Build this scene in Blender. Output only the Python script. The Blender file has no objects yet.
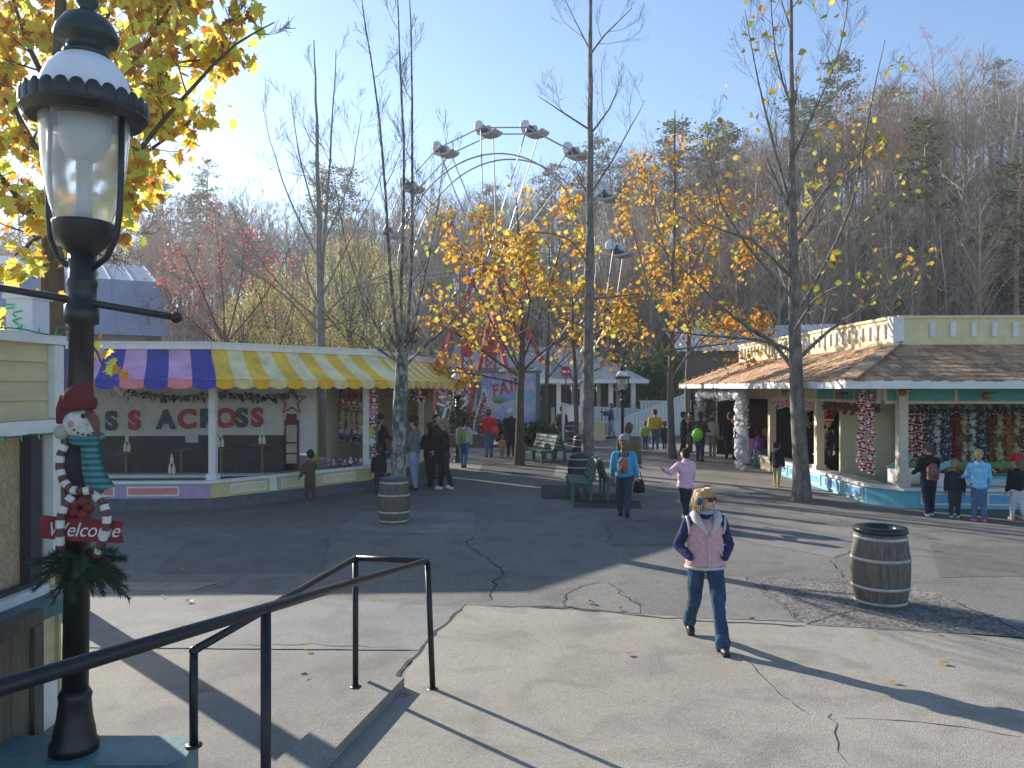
import bpy, math, random
from mathutils import Vector, Matrix, Euler, noise as mnoise
R = math.radians
PI = math.pi
SKYS, SUNS, EXPO, HAZE = .108, 5.0, 1.12, .0007
S = bpy.context.scene
col = S.collection
CAMZ, HY, F = 2.65, 388.0, 800.0
V = Vector

def G(px, py):
    d = F * CAMZ / (py - HY)
    return ((px - 512) * d / F, d)

def P(px, py, Y):
    return V(((px - 512) * Y / F, Y, CAMZ + (HY - py) * Y / F))

# ------------------------------------------------------------------ materials
MATS = {}

def _nt(name):
    m = bpy.data.materials.new(name)
    m.use_nodes = True
    nt = m.node_tree
    b = nt.nodes['Principled BSDF']
    return m, nt, b

def mat(name, c, rough=.75, var=.18, scale=6., bump=.0, metal=0., spec=.4, island=0., hue=None, objrand=0., emit=0., detail=4, stretch=None, c2=None, thr=None):
    if name in MATS:
        return MATS[name]
    m, nt, b = _nt(name)
    N = nt.nodes; L = nt.links
    tc = N.new('ShaderNodeTexCoord')
    src = tc.outputs['Object']
    if stretch:
        mp = N.new('ShaderNodeMapping'); mp.inputs['Scale'].default_value = stretch
        L.new(src, mp.inputs['Vector']); src = mp.outputs['Vector']
    nz = N.new('ShaderNodeTexNoise'); nz.inputs['Scale'].default_value = scale; nz.inputs['Detail'].default_value = detail
    nz.inputs['Roughness'].default_value = .62
    L.new(src, nz.inputs['Vector'])
    rmp = N.new('ShaderNodeValToRGB')
    lo = [max(0, x * (1 - var)) for x in c]; hi = [min(1, x * (1 + var)) for x in c]
    if c2:
        lo = list(c); hi = list(c2)
    e = rmp.color_ramp.elements
    a0, a1 = thr if thr else (.3, .7)
    e[0].position = a0; e[1].position = a1
    e[0].color = (*lo, 1); e[1].color = (*hi, 1)
    L.new(nz.outputs['Fac'], rmp.inputs['Fac'])
    out = rmp.outputs['Color']
    if island or objrand:
        hs = N.new('ShaderNodeHueSaturation')
        if island:
            g = N.new('ShaderNodeNewGeometry'); rsrc = g.outputs['Random Per Island']; amt = island
        else:
            g = N.new('ShaderNodeObjectInfo'); rsrc = g.outputs['Random']; amt = objrand
        mr = N.new('ShaderNodeMapRange')
        mr.inputs['To Min'].default_value = 1 - amt; mr.inputs['To Max'].default_value = 1 + amt
        L.new(rsrc, mr.inputs['Value']); L.new(mr.outputs['Result'], hs.inputs['Value'])
        L.new(out, hs.inputs['Color']); out = hs.outputs['Color']
    L.new(out, b.inputs['Base Color'])
    b.inputs['Roughness'].default_value = rough
    b.inputs['Metallic'].default_value = metal
    b.inputs['Specular IOR Level'].default_value = spec
    if bump:
        bp = N.new('ShaderNodeBump'); bp.inputs['Strength'].default_value = bump; bp.inputs['Distance'].default_value = .02
        nz2 = N.new('ShaderNodeTexNoise'); nz2.inputs['Scale'].default_value = scale * 5; nz2.inputs['Detail'].default_value = 5
        L.new(src, nz2.inputs['Vector']); L.new(nz2.outputs['Fac'], bp.inputs['Height']); L.new(bp.outputs['Normal'], b.inputs['Normal'])
    MATS[name] = m
    return m

def ground_mat(name, c1, c2, spk=.35, scale=.35, agg=90., rough=.88):
    m, nt, b = _nt(name)
    N = nt.nodes; L = nt.links
    tc = N.new('ShaderNodeTexCoord')
    n1 = N.new('ShaderNodeTexNoise'); n1.inputs['Scale'].default_value = scale; n1.inputs['Detail'].default_value = 7; n1.inputs['Roughness'].default_value = .6
    L.new(tc.outputs['Object'], n1.inputs['Vector'])
    r1 = N.new('ShaderNodeValToRGB'); r1.color_ramp.elements[0].position = .33; r1.color_ramp.elements[1].position = .68
    r1.color_ramp.elements[0].color = (*c1, 1); r1.color_ramp.elements[1].color = (*c2, 1)
    L.new(n1.outputs['Fac'], r1.inputs['Fac'])
    # stone speckle
    vo = N.new('ShaderNodeTexVoronoi'); vo.inputs['Scale'].default_value = agg
    L.new(tc.outputs['Object'], vo.inputs['Vector'])
    hs = N.new('ShaderNodeHueSaturation')
    mr = N.new('ShaderNodeMapRange'); mr.inputs['To Min'].default_value = 1 - spk; mr.inputs['To Max'].default_value = 1 + spk
    sp = N.new('ShaderNodeSeparateColor'); L.new(vo.outputs['Color'], sp.inputs['Color'])
    L.new(sp.outputs['Red'], mr.inputs['Value']); L.new(mr.outputs['Result'], hs.inputs['Value']); L.new(r1.outputs['Color'], hs.inputs['Color'])
    # stains
    n2 = N.new('ShaderNodeTexNoise'); n2.inputs['Scale'].default_value = 1.7; n2.inputs['Detail'].default_value = 8; n2.inputs['Distortion'].default_value = .8
    L.new(tc.outputs['Object'], n2.inputs['Vector'])
    r2 = N.new('ShaderNodeValToRGB'); r2.color_ramp.elements[0].position = .35; r2.color_ramp.elements[1].position = .52
    r2.color_ramp.elements[0].color = (.8, .8, .8, 1); r2.color_ramp.elements[1].color = (1, 1, 1, 1)
    L.new(n2.outputs['Fac'], r2.inputs['Fac'])
    mx = N.new('ShaderNodeMix'); mx.data_type = 'RGBA'; mx.blend_type = 'MULTIPLY'; mx.inputs[0].default_value = 1
    L.new(hs.outputs['Color'], mx.inputs[6]); L.new(r2.outputs['Color'], mx.inputs[7])
    n3 = N.new('ShaderNodeTexNoise'); n3.inputs['Scale'].default_value = 42; n3.inputs['Detail'].default_value = 6
    L.new(tc.outputs['Object'], n3.inputs['Vector'])
    r3 = N.new('ShaderNodeValToRGB'); r3.color_ramp.elements[0].position = .3; r3.color_ramp.elements[1].position = .7
    r3.color_ramp.elements[0].color = (.80, .80, .80, 1); r3.color_ramp.elements[1].color = (1, 1, 1, 1)
    L.new(n3.outputs['Fac'], r3.inputs['Fac'])
    mx2 = N.new('ShaderNodeMix'); mx2.data_type = 'RGBA'; mx2.blend_type = 'MULTIPLY'; mx2.inputs[0].default_value = 1
    L.new(mx.outputs[2], mx2.inputs[6]); L.new(r3.outputs['Color'], mx2.inputs[7])
    L.new(mx2.outputs[2], b.inputs['Base Color'])
    b.inputs['Roughness'].default_value = rough
    b.inputs['Specular IOR Level'].default_value = .35
    bp = N.new('ShaderNodeBump'); bp.inputs['Strength'].default_value = .35; bp.inputs['Distance'].default_value = .008
    L.new(vo.outputs['Distance'], bp.inputs['Height']); L.new(bp.outputs['Normal'], b.inputs['Normal'])
    MATS[name] = m
    return m

def leaf_mat(name, stops, trans=.5):
    m, nt, b = _nt(name)
    N = nt.nodes; L = nt.links
    g = N.new('ShaderNodeNewGeometry')
    r = N.new('ShaderNodeValToRGB'); cr = r.color_ramp
    cr.interpolation = 'LINEAR'
    while len(cr.elements) < len(stops):
        cr.elements.new(.5)
    for e, (p, c) in zip(cr.elements, stops):
        e.position = p; e.color = (*c, 1)
    L.new(g.outputs['Random Per Island'], r.inputs['Fac'])
    tc = N.new('ShaderNodeTexCoord')
    nz = N.new('ShaderNodeTexNoise'); nz.inputs['Scale'].default_value = 30
    L.new(tc.outputs['Object'], nz.inputs['Vector'])
    hs = N.new('ShaderNodeHueSaturation')
    mr = N.new('ShaderNodeMapRange'); mr.inputs['To Min'].default_value = .7; mr.inputs['To Max'].default_value = 1.3
    L.new(nz.outputs['Fac'], mr.inputs['Value']); L.new(mr.outputs['Result'], hs.inputs['Value']); L.new(r.outputs['Color'], hs.inputs['Color'])
    L.new(hs.outputs['Color'], b.inputs['Base Color'])
    b.inputs['Roughness'].default_value = .55
    b.inputs['Specular IOR Level'].default_value = .3
    t = N.new('ShaderNodeBsdfTranslucent'); L.new(hs.outputs['Color'], t.inputs['Color'])
    mx = N.new('ShaderNodeMixShader'); mx.inputs[0].default_value = trans
    L.new(b.outputs[0], mx.inputs[1]); L.new(t.outputs[0], mx.inputs[2])
    L.new(mx.outputs[0], N['Material Output'].inputs['Surface'])
    MATS[name] = m
    return m

# ------------------------------------------------------------------ mesh builder
class MB:
    def __init__(s):
        s.v = []; s.f = []; s.m = []; s.mi = 0

    def add(s, vs, fs, mi=None):
        o = len(s.v)
        s.v.extend([tuple(x) for x in vs])
        k = s.mi if mi is None else mi
        for f in fs:
            s.f.append(tuple(i + o for i in f)); s.m.append(k)
        return s

    def box(s, c, d, rz=0., rot=None, mi=None):
        x, y, z = d[0] / 2, d[1] / 2, d[2] / 2
        M = rot if rot is not None else Matrix.Rotation(rz, 3, 'Z')
        c = V(c)
        vs = [c + M @ V(q) for q in ((-x, -y, -z), (x, -y, -z), (x, y, -z), (-x, y, -z), (-x, -y, z), (x, -y, z), (x, y, z), (-x, y, z))]
        return s.add(vs, [(0, 3, 2, 1), (4, 5, 6, 7), (0, 1, 5, 4), (1, 2, 6, 5), (2, 3, 7, 6), (3, 0, 4, 7)], mi)

    def bar(s, p, q, w, h, mi=None, up=(0, 0, 1)):
        p = V(p); q = V(q); d = (q - p); ln = d.length; d.normalize()
        upv = V(up)
        if abs(d.dot(upv)) > .98: upv = V((1, 0, 0))
        a = d.cross(upv).normalized(); b = a.cross(d)
        M = Matrix((d, a, b)).transposed()
        return s.box((p + q) / 2, (ln, w, h), rot=M, mi=mi)

    def tube(s, pts, rad, n=8, caps=True, mi=None):
        pts = [V(p) for p in pts]
        if not isinstance(rad, (list, tuple)): rad = [rad] * len(pts)
        vs = []; fs = []
        prev = None
        for i, p in enumerate(pts):
            t = (pts[min(i + 1, len(pts) - 1)] - pts[max(i - 1, 0)])
            if t.length < 1e-9: t = V((0, 0, 1))
            t.normalize()
            if prev is None:
                a = t.cross(V((.31, .87, .38))); 
                if a.length < .1: a = t.cross(V((1, 0, 0)))
                a.normalize()
            else:
                a = prev - t * prev.dot(t)
                if a.length < 1e-6: a = t.orthogonal()
                a.normalize()
            prev = a
            b = t.cross(a)
            for k in range(n):
                an = 2 * PI * k / n
                vs.append(p + (a * math.cos(an) + b * math.sin(an)) * rad[i])
        for i in range(len(pts) - 1):
            for k in range(n):
                k2 = (k + 1) % n
                fs.append((i * n + k, i * n + k2, (i + 1) * n + k2, (i + 1) * n + k))
        if caps:
            fs.append(tuple(range(n - 1, -1, -1)))
            fs.append(tuple((len(pts) - 1) * n + k for k in range(n)))
        return s.add(vs, fs, mi)

    def lathe(s, prof, n=20, c=(0, 0, 0), mi=None, closed=True, M=None):
        vs = []; fs = []
        for r, z in prof:
            for k in range(n):
                a = 2 * PI * k / n
                q = V((r * math.cos(a), r * math.sin(a), z))
                if M is not None: q = M @ q
                vs.append(V(c) + q)
        for i in range(len(prof) - 1):
            for k in range(n):
                k2 = (k + 1) % n
                fs.append((i * n + k, i * n + k2, (i + 1) * n + k2, (i + 1) * n + k))
        if closed:
            fs.append(tuple(range(n - 1, -1, -1)))
            fs.append(tuple((len(prof) - 1) * n + k for k in range(n)))
        return s.add(vs, fs, mi)

    def ell(s, c, r, n=12, m=8, rot=None, mi=None):
        vs = []; fs = []
        c = V(c)
        if not isinstance(r, (list, tuple)): r = (r, r, r)
        for i in range(1, m):
            th = PI * i / m
            for k in range(n):
                a = 2 * PI * k / n
                q = V((r[0] * math.sin(th) * math.cos(a), r[1] * math.sin(th) * math.sin(a), r[2] * math.cos(th)))
                if rot is not None: q = rot @ q
                vs.append(c + q)
        t = V((0, 0, r[2])); 
        if rot is not None: t = rot @ t
        vs.append(c + t); vs.append(c - t)
        T = len(vs) - 2
        for i in range(m - 2):
            for k in range(n):
                k2 = (k + 1) % n
                fs.append((i * n + k, (i + 1) * n + k, (i + 1) * n + k2, i * n + k2))
        for k in range(n):
            k2 = (k + 1) % n
            fs.append((T, k, k2)); fs.append((T + 1, (m - 2) * n + k2, (m - 2) * n + k))
        return s.add(vs, fs, mi)

    def cap(s, p, q, r1, r2, n=12, mi=None):
        p = V(p); q = V(q); d = q - p; L_ = d.length
        if L_ < 1e-6: return s.ell(p, max(r1, r2), mi=mi)
        d /= L_
        pts = []; rr = []
        for a in (-80, -55, -30): pts.append(p + d * r1 * math.sin(R(a))); rr.append(r1 * math.cos(R(a)))
        pts.append(p); rr.append(r1); pts.append((p + q) / 2); rr.append((r1 + r2) / 2); pts.append(q); rr.append(r2)
        for a in (30, 55, 80): pts.append(q + d * r2 * math.sin(R(a))); rr.append(r2 * math.cos(R(a)))
        return s.tube(pts, rr, n, mi=mi)

    def prism(s, poly, z0, z1, mi=None):
        n = len(poly)
        ar = sum(poly[i][0] * poly[(i + 1) % n][1] - poly[(i + 1) % n][0] * poly[i][1] for i in range(n))
        if ar < 0: poly = poly[::-1]
        vs = [(x, y, z0) for x, y in poly] + [(x, y, z1) for x, y in poly]
        fs = [tuple(range(n - 1, -1, -1)), tuple(range(n, 2 * n))] + [(i, (i + 1) % n, (i + 1) % n + n, i + n) for i in range(n)]
        return s.add(vs, fs, mi)

    def quad(s, a, b, c, d, mi=None):
        return s.add([a, b, c, d], [(0, 1, 2, 3)], mi)

    def mesh(s, name, mats, smooth=False, off=(0, 0, 0)):
        me = bpy.data.meshes.new(name)
        ox, oy, oz = off
        vv = [(x - ox, y - oy, z - oz) for x, y, z in s.v] if (ox or oy or oz) else s.v
        me.from_pydata(vv, [], s.f)
        if not isinstance(mats, (list, tuple)): mats = [mats]
        for m in mats: me.materials.append(m)
        me.polygons.foreach_set('material_index', s.m)
        if smooth: me.polygons.foreach_set('use_smooth', [True] * len(s.f))
        me.update()
        return me

    def build(s, name, mats, parent=None, smooth=False, loc=None):
        """world-coordinate geometry; parent chain must be unrotated and unscaled at build time"""
        if parent is not None:
            off = worldloc(parent)
            o = bpy.data.objects.new(name, s.mesh(name, mats, smooth, off))
            o.parent = parent
        else:
            off = loc if loc is not None else (0, 0, 0)
            o = bpy.data.objects.new(name, s.mesh(name, mats, smooth, off))
            o.location = off
        col.objects.link(o)
        return o

def worldloc(o):
    v = V((0, 0, 0))
    while o is not None:
        v = v + V(o.location); o = o.parent
    return v

def empty(name, loc, label, cat, group=None):
    o = bpy.data.objects.new(name, None); col.objects.link(o)
    o.empty_display_size = .2
    o.location = loc
    return tag(o, label, cat, group)

def tag(o, label=None, cat=None, group=None, kind=None):
    if label: o['label'] = label
    if cat: o['category'] = cat
    if group: o['group'] = group
    if kind: o['kind'] = kind
    return o

def dup(o, parent=None):
    c = o.copy(); col.objects.link(c)
    if parent is not None: c.parent = parent
    for ch in o.children: dup(ch, c)
    return c

def copy_thing(o, loc, rz=0., sc=1., label=None, group=None):
    c = dup(o); c.location = loc; c.rotation_euler = (0, 0, rz); c.scale = (sc, sc, sc)
    if label: c['label'] = label
    if group: c['group'] = group
    return c

def text_mb(txt, size, ext=.01, shear=0., bold=0.):
    cu = bpy.data.curves.new('lettering', 'FONT'); cu.body = txt; cu.size = size; cu.extrude = ext; cu.shear = shear; cu.offset = bold
    cu.align_x = 'CENTER'; cu.align_y = 'CENTER'
    o = bpy.data.objects.new('lettering', cu); col.objects.link(o)
    dg = bpy.context.evaluated_depsgraph_get()
    me = bpy.data.meshes.new_from_object(o.evaluated_get(dg))
    vs = [v.co.copy() for v in me.vertices]; fs = [tuple(p.vertices) for p in me.polygons]
    bpy.data.objects.remove(o); bpy.data.curves.remove(cu); bpy.data.meshes.remove(me)
    return vs, fs

# text standing upright facing -Y (rz turns it), centred on c
def put_text(mb, txt, c, size, ext=.01, rz=0., tilt=0., shear=0., bold=0., mi=None, sx=1.):
    vs, fs = text_mb(txt, size, ext, shear, bold)
    M = Matrix.Rotation(rz, 3, 'Z') @ Matrix.Rotation(PI / 2, 3, 'X') @ Matrix.Rotation(tilt, 3, 'Z')
    mb.add([V(c) + M @ V((v.x * sx, v.y, v.z)) for v in vs], fs, mi)

# ------------------------------------------------------------------ people (built first, while the scene is small)
def remesh(mb, name, mats, voxel, smooth=2, wr=0., seed=0):
    me = mb.mesh(name, mats)
    o = bpy.data.objects.new('shape', me); col.objects.link(o)
    m = o.modifiers.new('r', 'REMESH'); m.mode = 'VOXEL'; m.voxel_size = voxel; m.use_smooth_shade = True
    if smooth:
        s_ = o.modifiers.new('s', 'SMOOTH'); s_.iterations = smooth; s_.factor = .5
    dg = bpy.context.evaluated_depsgraph_get()
    out = bpy.data.meshes.new_from_object(o.evaluated_get(dg))
    out.name = name
    bpy.data.objects.remove(o); bpy.data.meshes.remove(me)
    if wr:
        nv = [v.normal.copy() for v in out.vertices]
        for v, n in zip(out.vertices, nv):
            c = v.co
            k = mnoise.noise(V((c.x * 16 + seed, c.y * 16, c.z * 9))) * .65 + mnoise.noise(V((c.x * 34, c.y * 34 + seed, c.z * 22))) * .35
            v.co = c + n * (k * wr)
    if not isinstance(mats, (list, tuple)): mats = [mats]
    out.materials.clear()
    for m_ in mats: out.materials.append(m_)
    out.polygons.foreach_set('use_smooth', [True] * len(out.polygons))
    return out

def part_of(name, me, parent):
    o = bpy.data.objects.new(name, me); col.objects.link(o); o.parent = parent
    return o

def cloth(name, c, var=.2):
    return mat('cloth_' + name, c, rough=.9, var=var, scale=14, bump=.25, spec=.2)

SKIN = mat('skin', (.52, .31, .22), rough=.55, var=.08, scale=20)

def arm_pts(sh, side, sw, ab, bend, lu, lf, inward=0.):
    d1 = V((side * math.sin(R(ab)), -math.sin(R(sw)) * math.cos(R(ab)), -math.cos(R(sw)) * math.cos(R(ab))))
    el = sh + d1 * lu
    s2 = sw + bend
    ab2 = ab - inward
    d2 = V((side * math.sin(R(ab2)), -math.sin(R(s2)) * math.cos(R(ab2)), -math.cos(R(s2)) * math.cos(R(ab2))))
    return el, el + d2 * lf, d2

def person(loc, h, yaw, label, jacket, legs, shoes=(.02, .02, .022), hair=(.06, .04, .03), hairlong=0., hat=None, hatkind='beanie',
           stride=0., armL=(4, 9, 14), armR=(4, 9, 14), headyaw=0., headpitch=0., child=False, vox=.02, coatlen=.0, hood=None, glove=None,
           group=None, z=0., bulk=1., skin=None, coatname='jacket', scarf=None, bun=False):
    t = empty('person', (loc[0], loc[1], z), label, 'child' if child else 'person', group)
    H = h
    if stride == 0: stride = random.choice((-1, 1)) * random.uniform(2, 7)
    if headyaw == 0: headyaw = random.uniform(-28, 28)
    hs = 1.28 if child else 1.04
    sk = skin or SKIN
    hipz = .515; shz = .80; 
    if child: hipz = .47; shz = .755
    th = hipz - .27 if not child else hipz - .245; shn = .235 if not child else .21
    # legs: left is side=+1 for a figure facing -Y
    feet = []
    for side in (1, -1):
        a = stride * side
        kb = 4 + max(0, -a) * 1.0
        hp = V((side * .050, 0, hipz))
        kn = hp + V((0, -math.sin(R(a)), -math.cos(R(a)))) * th
        a2 = a - kb
        an = kn + V((side * .004, -math.sin(R(a2)), -math.cos(R(a2)))) * shn
        feet.append((side, hp, kn, an, a2))
    mn = min(f[3].z for f in feet) - .042
    dz = V((0, 0, -mn))
    sc = lambda p: (p + dz) * H
    br = 1.0 * bulk
    body = MB(); jk = MB(); tr = MB()
    for side, hp, kn, an, a2 in feet:
        body.cap(sc(hp), sc(kn), .048 * H, .034 * H); body.cap(sc(kn), sc(an), .032 * H, .022 * H)
        flare = .034 if not child else .032
        tr.cap(sc(hp + V((0, 0, .0))), sc(kn), .066 * H * br, .047 * H * br); tr.cap(sc(kn), sc(an + V((0, 0, .014))), .045 * H, flare * H)
        sm = MB()
        tip = -min(0, a2) * .9
        M = Matrix.Rotation(R(-tip if a2 < -8 else 0), 3, 'X')
        fc = sc(an)
        sm.ell(fc + M @ V((0, -.022 * H, -.012 * H)), (.030 * H, .062 * H, .026 * H), 12, 8, rot=M)
        sm.cap(fc, fc + M @ V((0, -.005 * H, -.02 * H)), .026 * H, .028 * H)
        sm.box(fc + M @ V((0, -.022 * H, -.033 * H)), (.05 * H, .115 * H, .016 * H), rot=M)
        part_of('shoe', remesh(sm, 'shoe', [cloth('shoe%s' % (tuple(round(x, 2) for x in shoes),), shoes)], vox * .7, 1), t)
    tr.ell(sc(V((0, .004, hipz + .02))), (.098 * H * br, .075 * H * br, .075 * H))
    tor = [(V((0, .004, hipz + .02)), (.088, .066, .07)), (V((0, 0, hipz + .12)), (.084, .060, .09)), (V((0, .0, shz - .085)), (.098, .064, .1))]
    for c, r in tor: body.ell(sc(c), tuple(x * H for x in r))
    body.cap(sc(V((0, .002, shz - .03))), sc(V((0, -.004, shz + .07))), .034 * H, .030 * H)
    # jacket
    lo = hipz - .01 - coatlen
    for c, r in [(V((0, .0, lo + .035)), (.112 if coatlen < .03 else .118, .088, .055)), (V((0, 0, hipz + .10)), (.108, .086, .11)), (V((0, .0, shz - .085)), (.118, .084, .105)), (V((0, .0, lo + .075)), (.11, .088, .08))]:
        jk.ell(sc(c), (r[0] * H * br, r[1] * H * br, r[2] * H), 16, 10)
    jk.cap(sc(V((-.085, .004, shz - .012))), sc(V((.085, .004, shz - .012))), .042 * H, .042 * H)
    jk.cap(sc(V((0, .002, shz + .0))), sc(V((0, -.002, shz + .035))), .05 * H, .042 * H)
    hands = MB()
    for side, ar in ((1, armL), (-1, armR)):
        shd = V((side * .110 * br, .004, shz - .018))
        el, wr_, d2 = arm_pts(shd, side, ar[0], ar[1], ar[2], .155, .135, ar[3] if len(ar) > 3 else 6)
        body.cap(sc(shd), sc(el), .032 * H, .024 * H); body.cap(sc(el), sc(wr_), .024 * H, .017 * H)
        jk.cap(sc(shd), sc(el), .047 * H * br, .039 * H * br); jk.cap(sc(el), sc(wr_ - d2 * .008), .038 * H * br, .030 * H * br)
        # hand: palm, four fingers, thumb
        pw = wr_ + d2 * .028
        body.ell(sc(pw), (.019 * H, .019 * H, .026 * H), rot=d2.to_track_quat('Z', 'Y').to_matrix())
        q = d2.to_track_quat('Z', 'Y').to_matrix()
        for k in range(4):
            off = q @ V(((k - 1.5) * .0095, 0, 0))
            l = (.036, .042, .040, .032)[k]
            b0 = pw + off + d2 * .016
            m1 = b0 + d2 * l * .55 + q @ V((0, .004, 0)); e1 = b0 + d2 * l + q @ V((0, .013, 0))
            hands.tube([sc(b0), sc(m1), sc(e1)], [.0052 * H, .005 * H, .0038 * H], 6)
        b0 = pw + q @ V((.016, 0, -.006))
        hands.tube([sc(b0), sc(b0 + q @ V((.012, .006, .014))), sc(b0 + q @ V((.012, .012, .03)))], [.0065 * H, .006 * H, .0045 * H], 6)
    # head
    hc = V((0, -.006, shz + .075 + .066 * hs))
    HM = Matrix.Rotation(R(headyaw), 3, 'Z') @ Matrix.Rotation(R(headpitch), 3, 'X')
    hp_ = lambda x, y, z_: sc(hc) + HM @ (V((x, y, z_)) * H * hs)
    body.ell(hp_(0, .004, .012), (.050 * H * hs, .060 * H * hs, .058 * H * hs), 16, 10, rot=HM)
    body.ell(hp_(0, -.012, -.028), (.038 * H * hs, .044 * H * hs, .044 * H * hs), 14, 8, rot=HM)
    body.cap(hp_(0, -.056, .002), hp_(0, -.066, -.016), .008 * H * hs, .011 * H * hs)
    body.ell(hp_(0, -.052, -.036), (.016 * H * hs, .008 * H * hs, .006 * H * hs), rot=HM)
    for side in (1, -1):
        body.ell(hp_(side * .051, .006, -.006), (.008 * H * hs, .013 * H * hs, .019 * H * hs), rot=HM)
    bm_ = remesh(body, 'body', [sk], vox * .8, 2)
    # fingers join the body mesh
    if glove:
        part_of('body', bm_, t)
        part_of('glove', hands.mesh('glove', [cloth('glove', glove)], True), t)
    else:
        n0 = len(bm_.vertices)
        vs = [tuple(v.co) for v in bm_.vertices] + hands.v
        fs = [tuple(p.vertices) for p in bm_.polygons] + [tuple(i + n0 for i in f) for f in hands.f]
        me2 = bpy.data.meshes.new('body'); me2.from_pydata(vs, [], fs); me2.materials.append(sk)
        me2.polygons.foreach_set('use_smooth', [True] * len(fs))
        part_of('body', me2, t)
    seed = random.random() * 50
    part_of('trousers', remesh(tr, 'trousers', [cloth('leg%s' % (tuple(round(x, 2) for x in legs),), legs)], vox, 2, .008 * H, seed), t)
    if hood:
        jk.ell(sc(V((0, .05, shz + .005))), (.075 * H, .05 * H, .05 * H))
        jk.ell(sc(V((0, .02, shz + .04))), (.062 * H, .05 * H, .035 * H))
    part_of(coatname, remesh(jk, coatname, [cloth('jkt%s' % (tuple(round(x, 2) for x in jacket),), jacket)], vox, 2, .010 * H, seed), t)
    # eyes
    for side in (1, -1):
        e = MB(); e.ell(hp_(side * .02, -.052, .008), .0065 * H * hs, 8, 6)
        part_of('eye', e.mesh('eye', [mat('eye_dark', (.03, .02, .02), rough=.2)], True), t)
    hm = cloth('hair%s' % (tuple(round(x, 2) for x in hair),), hair, .35)
    if hair:
        hb = MB()
        hb.ell(hp_(0, .014, .026), (.058 * H * hs, .062 * H * hs, .058 * H * hs), 16, 10, rot=HM)
        hb.ell(hp_(0, .03, -.002), (.055 * H * hs, .045 * H * hs, .06 * H * hs), 16, 10, rot=HM)
        if hairlong:
            hb.cap(hp_(0, .045, -.01), hp_(0, .062, -.06 - hairlong), .046 * H * hs, .022 * H * hs)
        if bun:
            hb.ell(hp_(0, .04, .075), (.035 * H * hs, .032 * H * hs, .03 * H * hs), rot=HM)
        part_of('hair', remesh(hb, 'hair', [hm], vox * .8, 1, .012 * H, seed), t)
    if hat:
        hb = MB()
        hb.ell(hp_(0, .004, .04), (.066 * H * hs, .072 * H * hs, .062 * H * hs), 16, 10, rot=HM)
        if hatkind == 'cap':
            hb.ell(hp_(0, -.07, .045), (.045 * H * hs, .05 * H * hs, .008 * H * hs), rot=HM)
        mats_ = [cloth('hat%s' % (tuple(round(x, 2) for x in hat),), hat)]
        hobj = part_of('hat', remesh(hb, 'hat', mats_, vox * .8, 1, .004 * H), t)
        if hatkind == 'santa':
            tp = MB(); tp.cap(hp_(0, .02, .09), hp_(.06, .05, .10), .035 * H * hs, .012 * H * hs)
            part_of('hat_tip', tp.mesh('hat_tip', mats_, True), hobj)
            bb = MB(); bb.lathe([(.066 * H * hs, -.012), (.073 * H * hs, 0), (.066 * H * hs, .03)], 16, hp_(0, .004, .03))
            part_of('brim', bb.mesh('brim', [cloth('white', (.75, .74, .72))], True), hobj)
        if hatkind == 'bobble':
            bb = MB(); bb.ell(hp_(0, .01, .105), .02 * H * hs)
            part_of('bobble', bb.mesh('bobble', mats_, True), hobj)
    if scarf:
        sb = MB(); sb.lathe([(.05 * H, -.015 * H), (.062 * H, 0), (.05 * H, .02 * H)], 14, sc(V((0, 0, shz + .035))))
        part_of('scarf', sb.mesh('scarf', [cloth('scarf', scarf)], True), t)
    t.rotation_euler = (0, 0, R(yaw))
    t['h'] = h
    return t

def backpack(pers, c, label, size=1., z=.66):
    """a worn backpack: stands behind the person's back"""
    h = pers['h']; a = pers.rotation_euler.z
    M = Matrix.Rotation(a, 3, 'Z')
    base = V(pers.location) + M @ V((0, .145 * h, z * h))
    o = empty('backpack', base, label, 'backpack')
    b = MB(); b.ell((0, 0, 0), (.085 * h * size, .06 * h * size, .125 * h * size)); b.box((0, -.01, -.02 * h), (.15 * h * size, .075 * h * size, .18 * h * size))
    m = remesh(b, 'bag', [cloth('bag%s' % (tuple(round(x, 2) for x in c),), c, .4)], .02, 2)
    part_of('bag', m, o)
    p2 = MB(); p2.ell((0, .055 * h * size, -.04 * h), (.055 * h * size, .03 * h * size, .05 * h * size))
    part_of('front_pocket', p2.mesh('front_pocket', [cloth('bagp%s' % (tuple(round(x, 2) for x in c),), tuple(x * .75 for x in c), .4)], True), o)
    for s_ in (1, -1):
        st = MB(); st.tube([(s_ * .05 * h, -.05 * h, .11 * h), (s_ * .06 * h, -.12 * h, .15 * h), (s_ * .065 * h, -.19 * h, .10 * h)], .011 * h, 6)
        part_of('strap', st.mesh('strap', [cloth('strap', (.03, .03, .03))], True), o)
    o.rotation_euler = (0, 0, a)
    return o

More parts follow.
